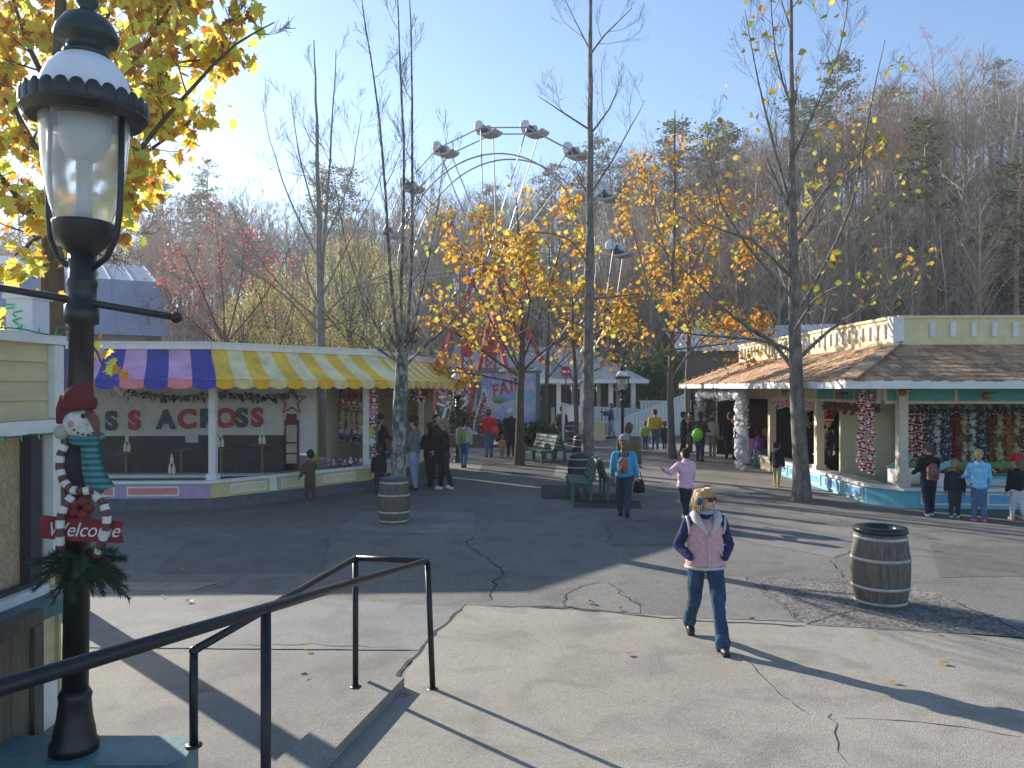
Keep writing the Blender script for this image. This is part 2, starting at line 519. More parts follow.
random.seed(5)
def GX(px, Y): return ((px - 512) * Y / F, Y)
JEAN = (.085, .14, .25); BLK = (.018, .018, .021); DNAVY = (.02, .025, .045)
P_blue = person(GX(624, 16.4), 1.64, 168, 'woman in a bright blue jacket and grey knit hat beside the front bench', (.05, .33, .55), (.03, .045, .08), BLK, (.17, .09, .05), .14, (.22, .24, .28), stride=14, armR=(2, 12, 20), armL=(8, 12, 30))
backpack(P_blue, (.26, .15, .10), 'brown patterned backpack on the woman in the bright blue jacket', .85, .66)
P_olive = person((2.75, 18.9), 1.80, 152, 'man in an olive brown coat and black trousers walking past the front bench', (.14, .115, .06), BLK, hair=(.10, .08, .05), stride=16, coatlen=.05)
P_pink = person(GX(685, 16.1), 1.40, 205, 'child in a pale pink hooded coat with one arm raised, dark hair bun', (.72, .42, .52), DNAVY, (.25, .25, .27), (.035, .022, .02), 0, None, armR=(8, 12, 20), armL=(22, 42, 12, -72), child=False, hood=1, coatlen=.06, bun=True, headpitch=-12, bulk=1.12)
person(GX(489, 30.7), 1.80, 182, 'man in a red jacket and blue jeans seen from behind near the fair billboard', (.5, .02, .03), JEAN, hair=(.12, .09, .07), armR=(2, 14, 8))
person(GX(511, 30.9), 1.80, 172, 'grey haired man in a black jacket standing behind the red jacket man', BLK, DNAVY, hair=(.5, .49, .47), armL=(20, 14, 50), bulk=1.1)
person(GX(502, 30.2), .88, 175, 'small child in a tan coat between the red and black jacketed men', (.42, .26, .10), (.3, .2, .1), hair=(.2, .13, .08), child=True)
P_bp = person(GX(464, 26.5), 1.62, 172, 'woman in a pale grey jacket with a green backpack walking away past the booth', (.47, .45, .44), JEAN, BLK, (.05, .035, .03), .02, stride=12, glove=(.02, .02, .02))
backpack(P_bp, (.24, .36, .07), 'green backpack on the woman in the pale grey jacket')
person(GX(414, 20.8), 1.85, -112, 'man in a grey sweatshirt, black knit hat and pale jeans beside the bare tree', (.15, .15, .145), (.22, .30, .42), hat=BLK, armL=(15, 8, 40), armR=(10, 8, 30))
person(GX(444, 20.8), 1.80, -75, 'person in a long black coat and white shoes at the right of the queue', BLK, (.022, .024, .03), (.6, .6, .6), (.25, .17, .10), .05, coatlen=.07, armL=(15, 8, 50), armR=(10, 8, 30))
person(GX(430, 21.4), 1.68, -140, 'long haired woman in black clothes in the middle of the queue', (.014, .014, .016), (.02, .02, .022), hair=(.02, .015, .012), hairlong=.09, armL=(15, 8, 60))
person(GX(437, 23.4), 1.82, 20, 'dark haired man in black at the back of the queue, facing forward', (.03, .03, .035), BLK, hair=(.03, .02, .02))
person((-4.02, 24.4), 1.78, 62, 'booth attendant in a black coat and dark hat behind the yellow stall counter', (.016, .016, .018), BLK, hat=(.02, .04, .03), armL=(20, 8, 50), armR=(25, 8, 50))
person((-3.9, 23.3), 1.62, 55, 'woman in a black coat standing inside the yellow stall by its corner post', (.02, .017, .018), BLK, hair=(.03, .02, .02), hairlong=.05)
person(GX(379, 19.9), 1.2, 200, 'child in black with green trousers at the corner of the yellow counter', BLK, (.03, .05, .03), child=True, hat=(.03, .03, .04))
person(GX(310, 18.55), 1.2, -135, 'child in a brown coat facing the yellow counter', (.085, .06, .04), (.07, .05, .04), (.2, .15, .1), (.03, .02, .02), child=True, hat=None, coatlen=.09, armR=(30, 8, 40), armL=(18, 10, 20))
person(GX(562, 38.5), 1.68, 184, 'person in a black jacket standing by the white ramp fence', (.025, .022, .022), DNAVY, hat=(.03, .03, .04))
person(GX(611, 42.0), 1.78, -85, 'person in a navy jacket pointing with raised arm by the white ramp fence', (.04, .055, .17), (.2, .27, .4), armR=(78, 5, 25), armL=(60, 8, 30))
person(GX(655, 34.5), 1.68, 178, 'adult in a mustard yellow and black jacket with two children', (.62, .45, .07), JEAN, hair=(.05, .03, .02), bulk=1.1)
person(GX(645, 34.3), 1.22, 170, 'child in a lime green jacket left of the mustard jacket adult', (.33, .48, .10), JEAN, hair=(.3, .2, .1), child=True)
person(GX(664.5, 34.4), 1.18, 182, 'child in a brown jacket and red hat right of the mustard jacket adult', (.07, .06, .04), DNAVY, hat=(.6, .04, .04), child=True)
person(GX(683.5, 31.2), 1.68, 80, 'person in a long black coat beside the slim orange tree', BLK, BLK, coatlen=.1)
person(GX(690, 33), 1.6, -60, 'person in a dark coat half hidden behind the long black coat', (.03, .02, .02), BLK, hair=(.04, .03, .02))
P_gb = person(GX(700, 28.8), 1.74, 150, 'woman in a black vest carrying a lime green balloon near the white garland', (.05, .05, .06), (.03, .04, .08), hair=(.05, .04, .03), hairlong=.04, armL=(25, 10, 50), armR=(20, 10, 60))
person(GX(712.5, 31), 1.55, 160, 'person in a cream jacket and pink hat behind the white garland arch', (.62, .55, .42), (.3, .25, .2), hat=(.75, .25, .4), hatkind='bobble')
person((8.05, 29.6), 1.7, 200, 'adult in black with brown hair inside the white garland arch', BLK, DNAVY, hair=(.14, .07, .04))
person((8.1, 27.4), 1.15, 140, 'girl in a pink jacket in the group by the booth doorway', (.65, .12, .32), (.4, .4, .45), hair=(.06, .04, .03), child=True)
P_pur = person((8.25, 26.9), 1.22, 165, 'girl in a purple jacket in the group by the booth doorway', (.30, .10, .42), (.3, .3, .38), hair=(.05, .03, .03), child=True)
backpack(P_pur, (.36, .14, .5), 'purple backpack on the girl in the purple jacket', .9, .62)
person((8.6, 27.2), 1.25, 190, 'long haired child in a dark coat in the group by the booth doorway', (.08, .05, .05), (.3, .3, .35), hair=(.3, .17, .07), hairlong=.08, child=True)
person(GX(777, 21.5), 1.2, 140, 'child in a black hooded coat and tan trousers at the side counter', BLK, (.42, .34, .18), (.55, .7, .08), (.02, .015, .015), child=True, hood=1, coatlen=.04)
person((9.0, 22.7), 1.78, -60, 'booth attendant in a black coat and red fur trimmed hat behind the teal counter', (.02, .02, .022), BLK, hat=(.5, .02, .03), hatkind='santa')
P_bk = person((8.62, 16.55), 1.46, 175, 'boy in a black jacket with a patterned backpack leaning over the teal counter', BLK, DNAVY, (.5, .5, .5), (.12, .07, .04), headpitch=25, armL=(25, 8, 40), armR=(25, 8, 40))
backpack(P_bk, (.19, .10, .09), 'dark patterned backpack on the boy at the teal counter', 1., .64)
person((9.25, 15.85), 1.40, 172, 'girl in a light blue coat, jeans and pink shoes at the teal counter', (.22, .52, .75), JEAN, (.75, .15, .25), (.4, .28, .15), .05, None, hood=1, coatlen=.04, armR=(12, 14, 20), armL=(30, 8, 40), scarf=(.75, .75, .75))
person((9.02, 16.3), 1.18, 150, 'child in dark clothes half hidden beside the girl in the light blue coat', (.03, .035, .06), (.03, .05, .06), (.3, .5, .6), (.3, .2, .12), child=True)
person((10.1, 16.0), 1.28, 190, 'child in a black jacket, red hat and pale patterned leggings at the teal counter', BLK, (.55, .54, .55), (.45, .32, .18), (.2, .12, .06), .03, (.5, .02, .05), child=True)

# main figure -------------------------------------------------------
def main_woman():
    H = 1.68
    t = empty('person', (2.0, 8.28, 0), 'blonde woman in a pink fleece vest, sunglasses and jeans walking across the plaza', 'person')
    sk = mat('face_skin', (.60, .34, .25), rough=.5, var=.10, scale=18)
    jean = mat('main_denim', (.034, .068, .125), rough=.9, var=.35, scale=7, bump=.3, spec=.2, stretch=(1.4, 1.4, .7))
    navy = mat('navy_knit', (.028, .04, .10), rough=.92, var=.25, scale=18, bump=.3, spec=.2)
    pink = mat('pink_fleece', (.62, .36, .38), rough=.97, var=.14, scale=22, bump=.5, spec=.1)
    fleece = mat('cream_fleece', (.72, .68, .62), rough=.98, var=.15, scale=60, bump=.8, spec=.1)
    blond = mat('blond_hair', (.56, .40, .19), rough=.6, island=.5, var=.4, scale=26, stretch=(3, 3, .7), spec=.4)
    black = mat('shoe_leather', (.02, .019, .02), rough=.45, var=.3, scale=20)
    body = MB(); jn = MB(); sl = MB(); vest = MB()
    hip = .865
    legs = [(1, V((.088, -.02, hip)), V((.092, -.175, .475)), V((.10, -.315, .095)), 0),
            (-1, V((-.088, .02, hip)), V((-.092, .075, .47)), V((-.085, .335, .165)), 34)]
    for side, hp, kn, an, lift in legs:
        body.cap(hp, kn, .075, .052); body.cap(kn, an, .05, .035)
        jn.cap(hp + V((0, .0, .02)), kn + V((0, 0, .1)), .098, .08); jn.cap(kn + V((0, 0, .1)), kn - V((0, 0, .04)), .08, .067)
        jn.cap(kn, an + V((0, .008, .04)), .068, .07); jn.cap(an + V((0, .0, .06)), an + V((0, .012, -.02)), .072, .078)
        M = Matrix.Rotation(R(lift), 3, 'X')
        sm = MB()
        sm.ell(an + M @ V((0, -.085, -.045)), (.046, .09, .038), 14, 8, rot=M)
        sm.ell(an + M @ V((0, .02, -.04)), (.038, .055, .045), 14, 8, rot=M)
        sm.box(an + M @ V((0, -.045, -.078)), (.075, .215, .022), rot=M)
        sh = part_of('shoe', remesh(sm, 'shoe', [black], .009, 2), t)
        so = MB(); so.box(an + M @ V((0, -.045, -.086)), (.082, .235, .014), rot=M)
        part_of('sole', so.mesh('sole', [mat('rubber_sole', (.12, .11, .10), rough=.8)]), sh)
    jn.ell((0, .005, .90), (.168, .128, .12), 18, 10); jn.ell((0, .035, .88), (.155, .115, .11), 18, 10)
    body.ell((0, 0, .92), (.14, .1, .12)); body.ell((0, 0, 1.08), (.125, .09, .14)); body.ell((0, 0, 1.26), (.145, .095, .13))
    body.cap((0, .0, 1.34), (0, -.015, 1.47), .052, .048)
    # vest
    vest.ell((0, 0, 1.00), (.205, .150, .15), 20, 10); vest.ell((0, -.005, 1.12), (.192, .142, .16), 20, 10); vest.ell((0, -.012, 1.245), (.188, .135, .125), 20, 10)
    vest.cap((-.125, .005, 1.335), (.125, .005, 1.335), .062, .062); vest.ell((0, .004, .875), (.214, .165, .065), 20, 8); vest.ell((0, .004, .90), (.215, .162, .11), 20, 8)
    # arms into pockets
    for side in (1, -1):
        sh = V((side * .188, .01, 1.335)); el = V((side * .278, .075, 1.06)); wr = V((side * .185, -.095, .965))
        body.cap(sh + V((-side * .03, 0, -.02)), el, .036, .034); body.cap(el, wr, .036, .028); body.ell(wr + V((-side * .02, .02, -.02)), (.028, .026, .034))
        sl.cap(sh + V((-side * .02, 0, 0)), el, .068, .056); sl.cap(el, wr, .056, .044)
    sl.ell((0, -.005, 1.24), (.15, .11, .13)); sl.cap((0, -.0, 1.36), (0, -.012, 1.425), .06, .056)
    hc = V((0, -.03, 1.575)); HM = Matrix.Rotation(R(38), 3, 'Z')
    q = lambda x, y, z: hc + HM @ V((x, y, z))
    body.ell(q(0, .01, .02), (.074, .092, .088), 20, 14, rot=HM); body.ell(q(0, -.022, -.045), (.058, .066, .068), 18, 12, rot=HM)
    body.ell(q(0, -.055, -.088), (.026, .022, .018), rot=HM)          # chin
    body.cap(q(0, -.088, .008), q(0, -.104, -.024), .0085, .0135)     # nose
    body.ell(q(0, -.083, -.056), (.023, .009, .006), rot=HM); body.ell(q(0, -.081, -.066), (.020, .010, .006), rot=HM)
    for s_ in (1, -1): body.ell(q(s_ * .036, -.062, -.022), (.022, .02, .02), rot=HM)
    part_of('body', remesh(body, 'body', [sk], .0085, 2), t)
    lip = MB(); lip.ell(q(0, -.0885, -.060), (.021, .007, .006), 12, 6, rot=HM)
    part_of('lips', lip.mesh('lips', [mat('lips', (.42, .13, .12), rough=.4)], True), t)
    jj = part_of('jeans', remesh(jn, 'jeans', [jean], .012, 3, .014, 3), t)
    part_of('sweater', remesh(sl, 'sweater', [navy], .011, 2, .012, 8), t)
    vv = part_of('vest', remesh(vest, 'vest', [pink], .011, 3, .007, 5), t)
    tz = MB(); tz.tube([(.0, -.150, 1.2), (.0, -.152, 1.08), (.0, -.160, .98), (.0, -.163, .85)], .007, 6)
    part_of('zip', tz.mesh('zip', [fleece]), vv)
    hem = MB()
    pts = [(.208 * math.cos(a), .005 + .158 * math.sin(a), .845) for a in [2 * PI * k / 28 for k in range(29)]]
    hem.tube(pts, .016, 8); part_of('hem', hem.mesh('hem', [fleece], True), vv)
    for s_ in (1, -1):
        ah = MB()
        pts = [(s_ * (.190 + .012 * math.cos(a)), .008 + .078 * math.sin(a), 1.285 + .092 * math.cos(a)) for a in [2 * PI * k / 20 for k in range(21)]]
        ah.tube(pts, .013, 8); part_of('armhole_trim', ah.mesh('armhole_trim', [fleece], True), vv)
        pk = MB(); pk.tube([(s_ * .10, -.150, 1.04), (s_ * .158, -.118, .98)], .008, 6); part_of('pocket', pk.mesh('pocket', [fleece], True), vv)
        co = MB(); co.tube([(s_ * .075, .065, 1.435), (s_ * .118, -.005, 1.405), (s_ * .115, -.085, 1.365), (s_ * .072, -.135, 1.30), (s_ * .012, -.152, 1.20)], [.034, .05, .046, .032, .010], 10)
        part_of('collar', co.mesh('collar', [fleece], True), vv)
    co = MB(); co.tube([(-.075, .06, 1.44), (0, .085, 1.455), (.075, .06, 1.44)], .03, 10); part_of('collar', co.mesh('collar', [fleece], True), vv)
    sc = MB(); sc.tube([(.062 * math.sin(a), -.012 - .066 * math.cos(a), 1.445 - .012 * math.cos(a)) for a in [2 * PI * k / 20 for k in range(21)]], .022, 8)
    part_of('neck_scarf', sc.mesh('neck_scarf', [cloth('pale_scarf', (.28, .38, .44))], True), t)
    # hair: chin length, layered
    hb = MB(); random.seed(2)
    hb.ell(q(0, .024, .04), (.086, .094, .078), 20, 12, rot=HM); hb.ell(q(0, .05, .0), (.084, .062, .085), 20, 12, rot=HM)
    for k in range(60):
        a = random.uniform(-PI * .05, PI * 1.05); r1 = .09
        p0 = q(r1 * math.cos(a), .02 + r1 * .95 * math.sin(a), random.uniform(.0, .08)); p1 = q((r1 + .018) * math.cos(a), .02 + (r1 + .022) * math.sin(a), random.uniform(-.075, -.02))
        hb.cap(p0, p1, .018, .012, 8)
    for k in range(16):
        a = random.uniform(-PI * .95, -PI * .05)
        p0 = q(.045 * math.cos(a), .0 + .045 * math.sin(a), .112); p1 = q(.074 * math.cos(a), .008 + .088 * math.sin(a), random.uniform(.07, .09))
        hb.cap(p0, p1, .014, .008, 8)
    part_of('hair', remesh(hb, 'hair', [blond], .008, 1, .010, 3), t)
    st = MB()
    for k in range(520):
        a = random.uniform(-PI * .12, PI * 1.12); e = random.uniform(.15, 1.)
        p0 = q(.03 * math.cos(a) * e, .02 + .03 * math.sin(a) * e, .122 - .02 * e)
        p1 = q(.098 * math.cos(a + .1), .022 + .104 * math.sin(a + .1), .06 + random.uniform(-.02, .03)); rr = random.uniform(.092, .118)
        p2 = q(rr * math.cos(a + random.uniform(-.1, .2)), .022 + (rr + .006) * math.sin(a), random.uniform(-.03, .02)); p3 = q((rr + random.uniform(-.02, .03)) * math.cos(a + random.uniform(-.3, .4)), .022 + (rr + random.uniform(-.01, .02)) * math.sin(a), random.uniform(-.125, -.02))
        st.tube([p0, p1, p2, p3], [.006, .0065, .006, .002], 4)
    for k in range(90):
        a = random.uniform(-PI * .92, -PI * .08)
        p0 = q(.03 * math.cos(a), .0, .122); p1 = q(.072 * math.cos(a), .004 + .086 * math.sin(a), .115); b_ = random.uniform(.05, .6); p2 = q(.088 * math.cos(a + b_), .004 + .102 * math.sin(a + b_ * .7), random.uniform(.025, .095))
        st.tube([p0, p1, p2], [.006, .0055, .0015], 4)
    part_of('hair', st.mesh('hair', [blond], True), t)
    # sunglasses
    gl = part_of('sunglasses', MB().tube([q(-.078, -.01, .02), q(-.066, -.072, .02), q(0, -.101, .018), q(.066, -.072, .02), q(.078, -.01, .02)], .005, 6).mesh('sunglasses', [mat('glasses_frame', (.03, .012, .01), rough=.25)]), t)
    for s_ in (1, -1):
        ln = MB(); ln.ell(q(s_ * .037, -.090, .006), (.036, .012, .027), 14, 8, rot=HM @ Matrix.Rotation(R(s_ * 18), 3, 'Z'))
        part_of('lens', ln.mesh('lens', [mat('dark_lens', (.04, .015, .012), rough=.28, spec=.3)], True), gl)
    # earmuffs
    em = part_of('earmuffs', MB().tube([q(.112 * math.cos(a), .01 + .125 * math.sin(a), -.015) for a in [PI * k / 16 for k in range(17)]], .006, 6).mesh('earmuffs', [mat('earmuff_band', (.06, .18, .3))], True), t)
    for s_ in (1, -1):
        b = MB(); b.ell(q(s_ * (.112 if s_ < 0 else .082), .004 if s_ < 0 else .04, -.018), (.024, .042, .047), 14, 10, rot=HM)
        part_of('ear_pad', b.mesh('ear_pad', [mat('earmuff_blue', (.025, .095, .17), rough=.95, bump=.5, scale=30)], True), em)
    t.rotation_euler = (0, 0, R(1)); t.scale = (.97, .97, .955)
    return t
main_woman()
# things held
def balloon(c, r, m, label, tail):
    o = empty('balloon', c, label, 'balloon')
    b = MB(); b.ell(V(c), (r, r, r * 1.15), 14, 10); b.build('skin', m, o, True)
    k = MB(); k.tube([V(c) - V((0, 0, r * 1.12)), V(c) + V(tail)], .008, 5); k.build('string', mat('string', (.6, .6, .6)), o)
gx = GX(698, 28.5)
balloon((gx[0] - .05, gx[1] - .15, 1.0), .2, mat('lime_rubber', (.25, .75, .05), rough=.35), 'lime green balloon held by the woman in the black vest', (.1, .1, -.35))
gx = GX(495, 30.6)
balloon((gx[0], gx[1] - .1, 1.02), .16, mat('red_rubber', (.65, .02, .03), rough=.4), 'red balloon at the side of the red jacket man', (0, .05, -.35))
hb_ = empty('handbag', (2.62, 16.55, .62), 'black handbag carried by the woman in the bright blue jacket', 'handbag')
_m = MB(); _m.ell((2.62, 16.55, .62), (.13, .07, .15)); _m.box((2.62, 16.55, .57), (.24, .11, .16)); 
_m.build('bag', cloth('handbag', (.018, .018, .02)), hb_, True)
_m = MB(); _m.tube([(2.54, 16.55, .74), (2.57, 16.52, .92), (2.64, 16.52, .92), (2.70, 16.55, .74)], .012, 6); _m.build('handle', cloth('handbag', (.02, .02, .02)), hb_)
# ------------------------------------------------------------------ ground
random.seed(11)
asph = ground_mat('asphalt', (.165, .155, .14), (.22, .205, .183), .38, .25, 95)
conc = ground_mat('old_concrete', (.30, .27, .225), (.365, .33, .275), .15, .5, 90)
lconc = ground_mat('worn_concrete', (.225, .21, .185), (.28, .262, .232), .18, .6, 90)
slate = ground_mat('grey_slab', (.20, .20, .195), (.27, .265, .25), .12, .8, 60)
aggr = ground_mat('exposed_aggregate', (.15, .14, .125), (.22, .20, .175), .75, 1.2, 42)
dirt = ground_mat('hill_soil', (.09, .07, .05), (.15, .115, .08), .3, .15, 6)
matm = ground_mat('grate_mat', (.05, .05, .05), (.065, .063, .06), .4, .8, 60)
crackm = mat('crack_dirt', (.03, .027, .024), rough=.95, var=.3)

def pxpoly(pts): return [G(*p) for p in pts]

def sheet(name, poly, z, m, jag=0., n=14):
    if jag:
        out = []
        for i in range(len(poly)):
            a = V((*poly[i], 0)); b = V((*poly[(i + 1) % len(poly)], 0)); k = max(1, min(60, int((b - a).length / .12)))
            for j in range(k):
                p = a.lerp(b, j / k)
                if 0 < j: p += V((random.uniform(-jag, jag), random.uniform(-jag, jag), 0))
                out.append((p.x, p.y))
        poly = out
    b = MB(); ar = sum(poly[i][0] * poly[(i + 1) % len(poly)][1] - poly[(i + 1) % len(poly)][0] * poly[i][1] for i in range(len(poly)))
    if ar < 0: poly = poly[::-1]
    b.add([(x, y, z) for x, y in poly], [tuple(range(len(poly)))])
    return tag(b.build(name, m), kind='structure')

g = MB()
g.quad((-210, -60, 0), (220, -60, 0), (220, 230, 0), (-210, 230, 0))
tag(g.build('ground', asph), kind='structure')
sheet('concrete_plaza', [(-.58, 9.78), (.6, 9.52), (2.4, 9.12), (3.55, 8.95), (5.35, 8.42), (9, 7.6), (14, 6.5), (14, -8), (-1.6, -8), (-1.28, 5.5), (-1.0, 7.0), (-.95, 7.9)], .012, conc, .012)
sheet('walkway', [(-.86, 8.05), (-4.2, 8.1), (-9, 8.2), (-9, -8), (-1.5, -8), (-1.2, 5.5), (-.93, 7.0)], .004, lconc, .012)
sheet('grey_slab', [(-.55, 9.62), (-4.0, 10.4), (-6.2, 10.6), (-4.6, 8.16), (-.85, 8.07)], .008, slate, .01)
sheet('aggregate_patch', pxpoly([(752, 577), (866, 580), (930, 592), (1030, 631), (1060, 642), (1000, 637), (905, 632), (806, 626)]), .016, aggr, .01)
sheet('barrel_slab', pxpoly([(362, 511), (474, 513), (474, 535), (337, 531)]), .005, slate, .01)
sheet('tree_grate', pxpoly([(483, 463.5), (556, 465), (553, 475), (478, 473)]), .006, matm)
sheet('tree_grate', pxpoly([(541, 485), (578, 486), (580, 500), (541, 499)]), .006, matm)
sheet('tree_grate', pxpoly([(575, 500), (640, 501), (642, 509), (572, 508)]), .006, matm)
plank = mat('plank_walk', (.30, .24, .18), var=.25, scale=3, stretch=(6, .6, 1), island=.2)
b = MB()
for i in range(9):
    y0 = 9.0 + i * .21
    b.quad((-7.2, y0, .007), (-5.0 + .55 * (i * .21), y0, .007), (-5.0 + .55 * (i * .21 + .2), y0 + .2, .007), (-7.2, y0 + .2, .007))
tag(b.build('plank_walkway', plank), kind='structure')

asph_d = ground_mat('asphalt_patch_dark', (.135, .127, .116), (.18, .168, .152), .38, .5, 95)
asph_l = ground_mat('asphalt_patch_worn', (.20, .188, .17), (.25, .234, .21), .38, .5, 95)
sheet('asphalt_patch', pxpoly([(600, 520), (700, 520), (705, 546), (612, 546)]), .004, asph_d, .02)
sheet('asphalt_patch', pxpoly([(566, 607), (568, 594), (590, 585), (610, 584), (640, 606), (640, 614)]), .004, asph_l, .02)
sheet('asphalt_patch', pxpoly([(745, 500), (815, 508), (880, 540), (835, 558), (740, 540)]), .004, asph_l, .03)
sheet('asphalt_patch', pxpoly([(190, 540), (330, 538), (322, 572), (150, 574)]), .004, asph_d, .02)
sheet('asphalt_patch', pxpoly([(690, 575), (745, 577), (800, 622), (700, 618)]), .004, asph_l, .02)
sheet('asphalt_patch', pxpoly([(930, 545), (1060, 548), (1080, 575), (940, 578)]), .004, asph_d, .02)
cr = MB()
def crack(pts, w=.016, wob=.05, z=.0205):
    q = []
    for i in range(len(pts) - 1):
        a = V((*G(*pts[i]), 0)); c = V((*G(*pts[i + 1]), 0)); k = max(2, int((c - a).length / .13))
        for j in range(k):
            p = a.lerp(c, j / k)
            if q: p += V((random.uniform(-wob, wob), random.uniform(-wob, wob), 0))
            q.append(p)
    q.append(V((*G(*pts[-1]), 0)))
    vs = []; fs = []
    for i, p in enumerate(q):
        t = (q[min(i + 1, len(q) - 1)] - q[max(i - 1, 0)]).normalized(); n = V((-t.y, t.x, 0))
        ww = w * random.uniform(.25, 1.2) * (.3 if i in (0, len(q) - 1) else 1)
        z = .0185 if (p.x > 3.2 and abs(p.y - (9.7 - .235 * p.x)) < .14) or (p.x > 3 and p.y > 8.3 and p.y < 9.9 and p.y > 9.5 - .22 * p.x) else (.0145 if (p.y < 9.8 - .225 * p.x and p.x > -1.05) else (.0105 if p.y < 9.7 and p.x < -.4 else .0065))
        vs += [(p.x + n.x * ww, p.y + n.y * ww, z), (p.x - n.x * ww, p.y - n.y * ww, z)]
    for i in range(len(q) - 1): fs.append((2 * i, 2 * i + 2, 2 * i + 3, 2 * i + 1))
    cr.add(vs, fs)
crack([(465, 606), (520, 608), (570, 608), (640, 617), (720, 623), (805, 627)], .028, .035)
crack([(466, 605), (448, 622), (428, 640), (405, 668), (390, 688)], .022, .03)
crack([(486, 602), (494, 585), (502, 570), (486, 557), (466, 545), (474, 535)], .014, .06)
crack([(563, 608), (566, 594), (590, 584), (608, 583)], .011, .05)
crack([(608, 583), (640, 607)], .009, .05)
crack([(850, 768), (838, 745), (840, 728), (832, 715)], .007, .05)
crack([(845, 720), (900, 722), (960, 728), (1024, 739)], .006, .02)
crack([(232, 646), (300, 645), (398, 648)], .008, .04)
crack([(740, 655), (775, 690), (810, 716)], .006, .03)
crack([(806, 626), (835, 616), (858, 611)], .010, .01)
crack([(602, 520), (612, 533), (608, 545), (700, 545)], .009, .07)
crack([(90, 600), (150, 590), (240, 582)], .007, .05)
crack([(830, 560), (850, 585), (930, 583)], .009, .05)
crack([(925, 590), (975, 612), (1024, 634)], .014, .02)
crack([(700, 520), (760, 530), (840, 548), (960, 560)], .006, .06)
for q_ in ([(190, 540), (330, 538), (322, 572)], [(745, 500), (815, 508), (880, 540), (835, 558)], [(690, 575), (745, 577), (800, 622)], [(330, 560), (400, 566), (466, 545)]): crack(q_, .0045, .05)
tag(cr.build('pavement_crack', crackm), kind='structure')

# fallen leaves
fl = MB()
for k in range(40):
    px = random.uniform(20, 1010); py = random.uniform(500, 700)
    x, y = G(px, py); s_ = random.uniform(.03, .055); a = random.uniform(0, 6.28)
    vs = []
    for j in range(7):
        rr = s_ * (1 if j % 2 == 0 else .6)
        vs.append((x + rr * math.cos(a + j * .9), y + rr * math.sin(a + j * .9), .012 + .012 + random.uniform(0, .02)))
    fl.add(vs, [tuple(range(7))])
tag(fl.build('fallen_leaves', leaf_mat('dry_leaf', [(0, (.32, .13, .04)), (.5, (.45, .25, .08)), (1, (.25, .12, .05))], .2)), 'dry brown leaves scattered thinly over the pavement', 'leaves', kind='stuff')

# ------------------------------------------------------------------ common paints
white = mat('white_paint', (.70, .69, .65), rough=.55, var=.10, scale=5, bump=.08)
cream = mat('cream_paint', (.70, .58, .33), rough=.6, var=.1, scale=4, bump=.08)
yellowp = mat('yellow_paint', (.58, .50, .24), rough=.6, var=.1, scale=4, bump=.06)
lilac = mat('lilac_paint', (.40, .30, .48), rough=.6, var=.08)
pinkp = mat('pink_paint', (.62, .22, .22), rough=.6, var=.08)
slatep = mat('slate_paint', (.10, .115, .14), rough=.6, var=.2)
navyb = mat('navy_board', (.035, .042, .055), rough=.7, var=.3)
tealp = mat('teal_paint', (.10, .36, .32), rough=.6, var=.15)
aqua = mat('aqua_paint', (.16, .48, .55), rough=.55, var=.12, scale=5)
bluep = mat('pale_blue_panel', (.13, .36, .58), rough=.55, var=.12)
black = mat('black_metal', (.010, .012, .013), rough=.38, var=.35, scale=12, metal=.0, spec=.5, bump=.06)
green_iron = mat('dark_green_iron', (.012, .030, .028), rough=.38, var=.3, spec=.5)
redp = mat('red_paint', (.42, .02, .025), rough=.5, var=.15)
woodd = mat('weathered_wood', (.10, .082, .066), rough=.8, var=.4, scale=5, stretch=(6, 6, .5), bump=.3)
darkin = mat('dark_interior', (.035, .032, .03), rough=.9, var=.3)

def strips(mb, a, b, c, d, n, cols, sag=.0, rows=4):
    """awning panel a-b lower edge, d-c upper edge, n stripes running up"""
    a, b, c, d = map(V, (a, b, c, d))
    nrm = (b - a).cross(d - a).normalized()
    for i in range(n):
        for s_ in range(3):
            u0 = (i + s_ / 3) / n; u1 = (i + (s_ + 1) / 3) / n
            for r_ in range(rows):
                v0 = r_ / rows; v1 = (r_ + 1) / rows
                def pt(u, v):
                    w = sag * 4 * v * (1 - v) + .012 * math.sin(u * 43 + v * 3) * (1 - v)
                    return a.lerp(b, u).lerp(d.lerp(c, u), v) - nrm * w
                mb.quad(pt(u0, v0), pt(u1, v0), pt(u1, v1), pt(u0, v1), mi=cols[i % len(cols)])

def valance(mb, a, b, n, h, cols):
    a = V(a); b = V(b); dn = V((0, 0, -1))
    out = (b - a).cross(V((0, 0, 1))).normalized() * .025
    for i in range(n):
        for s_ in range(5):
            u0 = (i + s_ / 5) / n; u1 = (i + (s_ + 1) / 5) / n
            h0 = h * (.72 + .28 * math.sin(PI * s_ / 5) ** .6 if s_ else .72); h1 = h * (.72 + .28 * math.sin(PI * (s_ + 1) / 5) ** .6 if s_ < 4 else .72)
            p0 = a.lerp(b, u0); p1 = a.lerp(b, u1)
            mb.quad(p0 + dn * h0 + out * (.5 + .5 * math.sin(i * 2.1)), p1 + dn * h1 + out * (.5 + .5 * math.sin(i * 2.1)), p1, p0, mi=cols[i % len(cols)])

def offset_path(path, d):
    """offset polyline to its right-hand side"""
    out = []
    for i, p in enumerate(path):
        p = V((*p, 0)); ns = []
        if i > 0: t = (p - V((*path[i - 1], 0))).normalized(); ns.append(V((t.y, -t.x, 0)))
        if i < len(path) - 1: t = (V((*path[i + 1], 0)) - p).normalized(); ns.append(V((t.y, -t.x, 0)))
        m = sum(ns, V((0, 0, 0))).normalized(); k = m.dot(ns[0])
        q = p + m * d / k; out.append((q.x, q.y))
    return out

